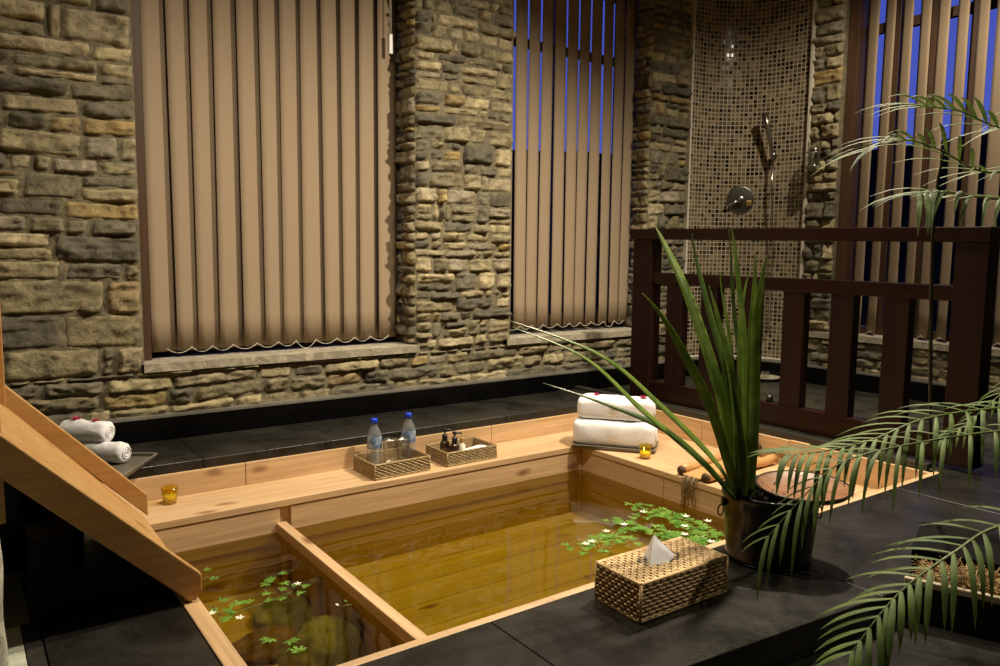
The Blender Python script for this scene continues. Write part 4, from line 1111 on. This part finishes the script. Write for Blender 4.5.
# ------------------------------------------------------------------ shower
def on_mosaic(px, py):
    d_ = ray(px, py); best = None
    for i in range(len(P_m)-1):
        (x0, y0, _), (x1, y1, _) = P_m[i], P_m[i+1]
        c0 = x0*d_.y-y0*d_.x; c1 = x1*d_.y-y1*d_.x
        if c0*c1 <= 0:
            f = c0/(c0-c1); x = x0+(x1-x0)*f; y = y0+(y1-y0)*f; t_ = x/d_.x
            tg = V3((x1-x0, y1-y0, 0)).normalized(); nrm_ = V3((tg.y, -tg.x, 0)); 
            if nrm_.x > 0: nrm_ = -nrm_
            return V3((x, y, CAM_H+d_.z*t_)), nrm_, tg
P_m = arc(60)
p, nn_, tg = on_mosaic(740, 200)
sh = thing('shower_mixer', 'round chrome shower mixer plate on the mosaic', 'shower mixer', p)
rotM = nn_.to_track_quat('Z', 'Y').to_matrix()
MB().lathe([(.0,.012),(.108,.012),(.1085,.0119),(.118,.006),(.1185,.0),(.10,.0)], p, 40, M=rotM).build('plate', old_chrome, sh)
MB().lathe([(.0,.055),(.028,.0545),(.0285,.054),(.031,.012)], p, 28, M=rotM).build('knob', old_chrome, sh)
mb = MB(); q = p+nn_*.055; mb.tube([q, q-tg*.07-V3((0,0,.035)), q-tg*.115-V3((0,0,.05))], [.012,.010,.008], 8); mb.build('lever', chrome, sh)
mb = MB(); q = p+nn_*.02+tg*.07-V3((0,0,.03)); mb.obox(q, tg*.022, nn_*.006, V3((0,0,.022))); mb.build('diverter', gold_m, sh, bevel=.004)
p, nn_, tg = on_mosaic(776, 156)
hs = thing('hand_shower', 'slim hand shower on its holder with a hose hanging down the mosaic', 'hand shower', p)
mb = MB(); mb.tube([p, p+nn_*.06], .016, 10); mb.tube([p+nn_*.06-V3((0,0,.025)), p+nn_*.06+V3((0,0,.025))], .02, 10); mb.build('holder', old_chrome, hs)
q = p+nn_*.065; t2, n2_, _ = on_mosaic(768, 116)
mb = MB(); top = t2+n2_*.11; mb.tube([q-V3((0,0,.05)), q+(top-q)*.35, q+(top-q)*.7, top], [.013,.016,.022,.026], 10); mb.build('handset', old_chrome, hs)
mb = MB(); b0, n0, _ = on_mosaic(775, 250); b1_, n1_, _ = on_mosaic(770, 330); 
mb.tube([q-V3((0,0,.05)), q-V3((0,0,.3)), b0+n0*.05, b1_+n1_*.04], .008, 8); mb.build('hose', chrome, hs)
p = onx(820, 152, XW-.05); wl = thing('wall_tumbler', 'chrome tumbler holder on the stone strip right of the mosaic', 'tumbler holder', p)
pp = V3((XW-.125, p.y, p.z-.03)); MB().lathe([(.0,-.10),(.044,-.10),(.050,.10),(.047,.10),(.041,-.094),(.0,-.094)], pp, 24).build('tumbler', clear_m, wl)
mb = MB(); mb.tube([pp+V3((.052*math.cos(a), .052*math.sin(a), .02)) for a in [k*PI/12 for k in range(25)]], .008, 6)
mb.tube([pp+V3((.05,0,.02)), pp+V3((.12,0,.02))], .010, 6); mb.tube([pp+V3((.052*math.cos(a), .052*math.sin(a), -.085)) for a in [k*PI/12 for k in range(25)]], .006, 6)
mb.build('holder_ring', chrome, wl)
# small dish with candle on the shower floor, seen between the balusters
p = onz(765, 380, -.012); cd = thing('shower_dish', 'pale round dish on the shower floor, seen between the balusters', 'dish', p)
MB().lathe([(.0,.0005),(.07,.001),(.115,.022),(.120,.030),(.113,.030),(.07,.010),(.0,.009)], p, 36).build('dish_body', simple('pale_dish', (.42,.38,.28), .5), cd)
MB().lathe([(.0,.010),(.03,.010),(.034,.07),(.030,.07),(.026,.02),(.0,.02)], p, 20).build('glass_cup', clear_m, cd)
p = onx(769.5, 404, 3.845); p = V3((3.845, p.y, .1525)); e = thing('small_cup', 'tiny dark cup standing on the bottom rail of the railing', 'cup', p)
MB().lathe([(.0,.001),(.018,.001),(.020,.036),(.017,.036),(.015,.01),(.0,.01)], p, 16).build('cup_body', pump_black, e)

# ------------------------------------------------------------------ outdoors: dark hillside at dusk
mb = MB(); vs = []; NA, NR = 90, 10
for j in range(NR+1):
    for i in range(NA+1):
        a = math.radians(-40+150*i/NA); r_ = 12+j*8.0
        base = noise.noise(V3((a*2.2, 1.3, 0)))*2.6+noise.noise(V3((a*9, 4, 0)))*.8
        h = -3+(13.2+base+3)*min(1, (j/NR))**1.3 + (noise.noise(V3((a*30, j*.8, 0)))*.5 if j else 0)
        vs.append((r_*math.cos(a), r_*math.sin(a), h))
mb.box((-30,-30,-3.2),(40,40,-3.0))
k = NA+1; mb.add(vs, [(j*k+i, j*k+i+1, (j+1)*k+i+1, (j+1)*k+i) for j in range(NR) for i in range(NA)], 0, None, True)
struct('ground_hillside', mb, simple('hillside', (.012,.010,.006), 1.0, Specular_IOR_Level=0.0), 'dark hillside beyond the windows at dusk')

w = bpy.data.worlds.new('dusk'); SC.world = w; w.use_nodes = True; nt = w.node_tree; nt.nodes.clear()
out = nt.nodes.new('ShaderNodeOutputWorld'); bg = nt.nodes.new('ShaderNodeBackground'); tc_ = nt.nodes.new('ShaderNodeTexCoord')
sp_ = nt.nodes.new('ShaderNodeSeparateXYZ'); rp = nt.nodes.new('ShaderNodeValToRGB'); ns = nt.nodes.new('ShaderNodeTexNoise'); ns.inputs['Scale'].default_value = 2.5
nt.links.new(tc_.outputs['Generated'], sp_.inputs[0]); nt.links.new(sp_.outputs['Z'], rp.inputs[0])
el = rp.color_ramp.elements; el[0].position = .10; el[0].color = (.085,.115,.50,1); el[1].position = .45; el[1].color = (.040,.062,.40,1)
nt.links.new(rp.outputs[0], bg.inputs[0]); bg.inputs[1].default_value = 1.0; nt.links.new(bg.outputs[0], out.inputs[0])

# ------------------------------------------------------------------ lights: recessed ceiling spots
def spot(loc, target, power, ang=75, col=(1,.86,.66), blend=.6, rad=.05):
    l = bpy.data.lights.new('downlight', 'SPOT'); l.energy = power; l.spot_size = math.radians(ang); l.spot_blend = blend; l.color = col; l.shadow_soft_size = rad
    o = bpy.data.objects.new('downlight', l); COL.objects.link(o); o.location = loc
    o.rotation_euler = (V3(target)-V3(loc)).to_track_quat('-Z', 'Y').to_euler(); return o
ZL = 3.24
spot((3.55, 2.12, ZL), (2.4, 3.1, 0), 640, 125, blend=1.0, rad=.07)
spot((1.20, 2.45, ZL), (1.3, 3.0, .3), 250, 130, blend=1.0, rad=.07)
spot((2.6, 2.5, ZL), (2.5, 2.6, 0), 150, 100, blend=1.0)
spot((4.75, 2.35, ZL), (5.2, 3.0, .6), 170, 130, blend=1.0)
spot((2.7, .0, ZL), (1.9, 1.4, 0), 120, 50, blend=1.0)

SC.view_settings.view_transform = 'Standard'; SC.view_settings.look = 'None'
SC.view_settings.exposure = 0.14; SC.view_settings.gamma = 1.0; SC.view_settings.use_curve_mapping = False
SC.cycles.use_denoising = True
SC.cycles.max_bounces = 8; SC.cycles.transparent_max_bounces = 24
SC.cycles.sample_clamp_indirect = 4.0
SC.cycles.caustics_reflective = False; SC.cycles.caustics_refractive = False
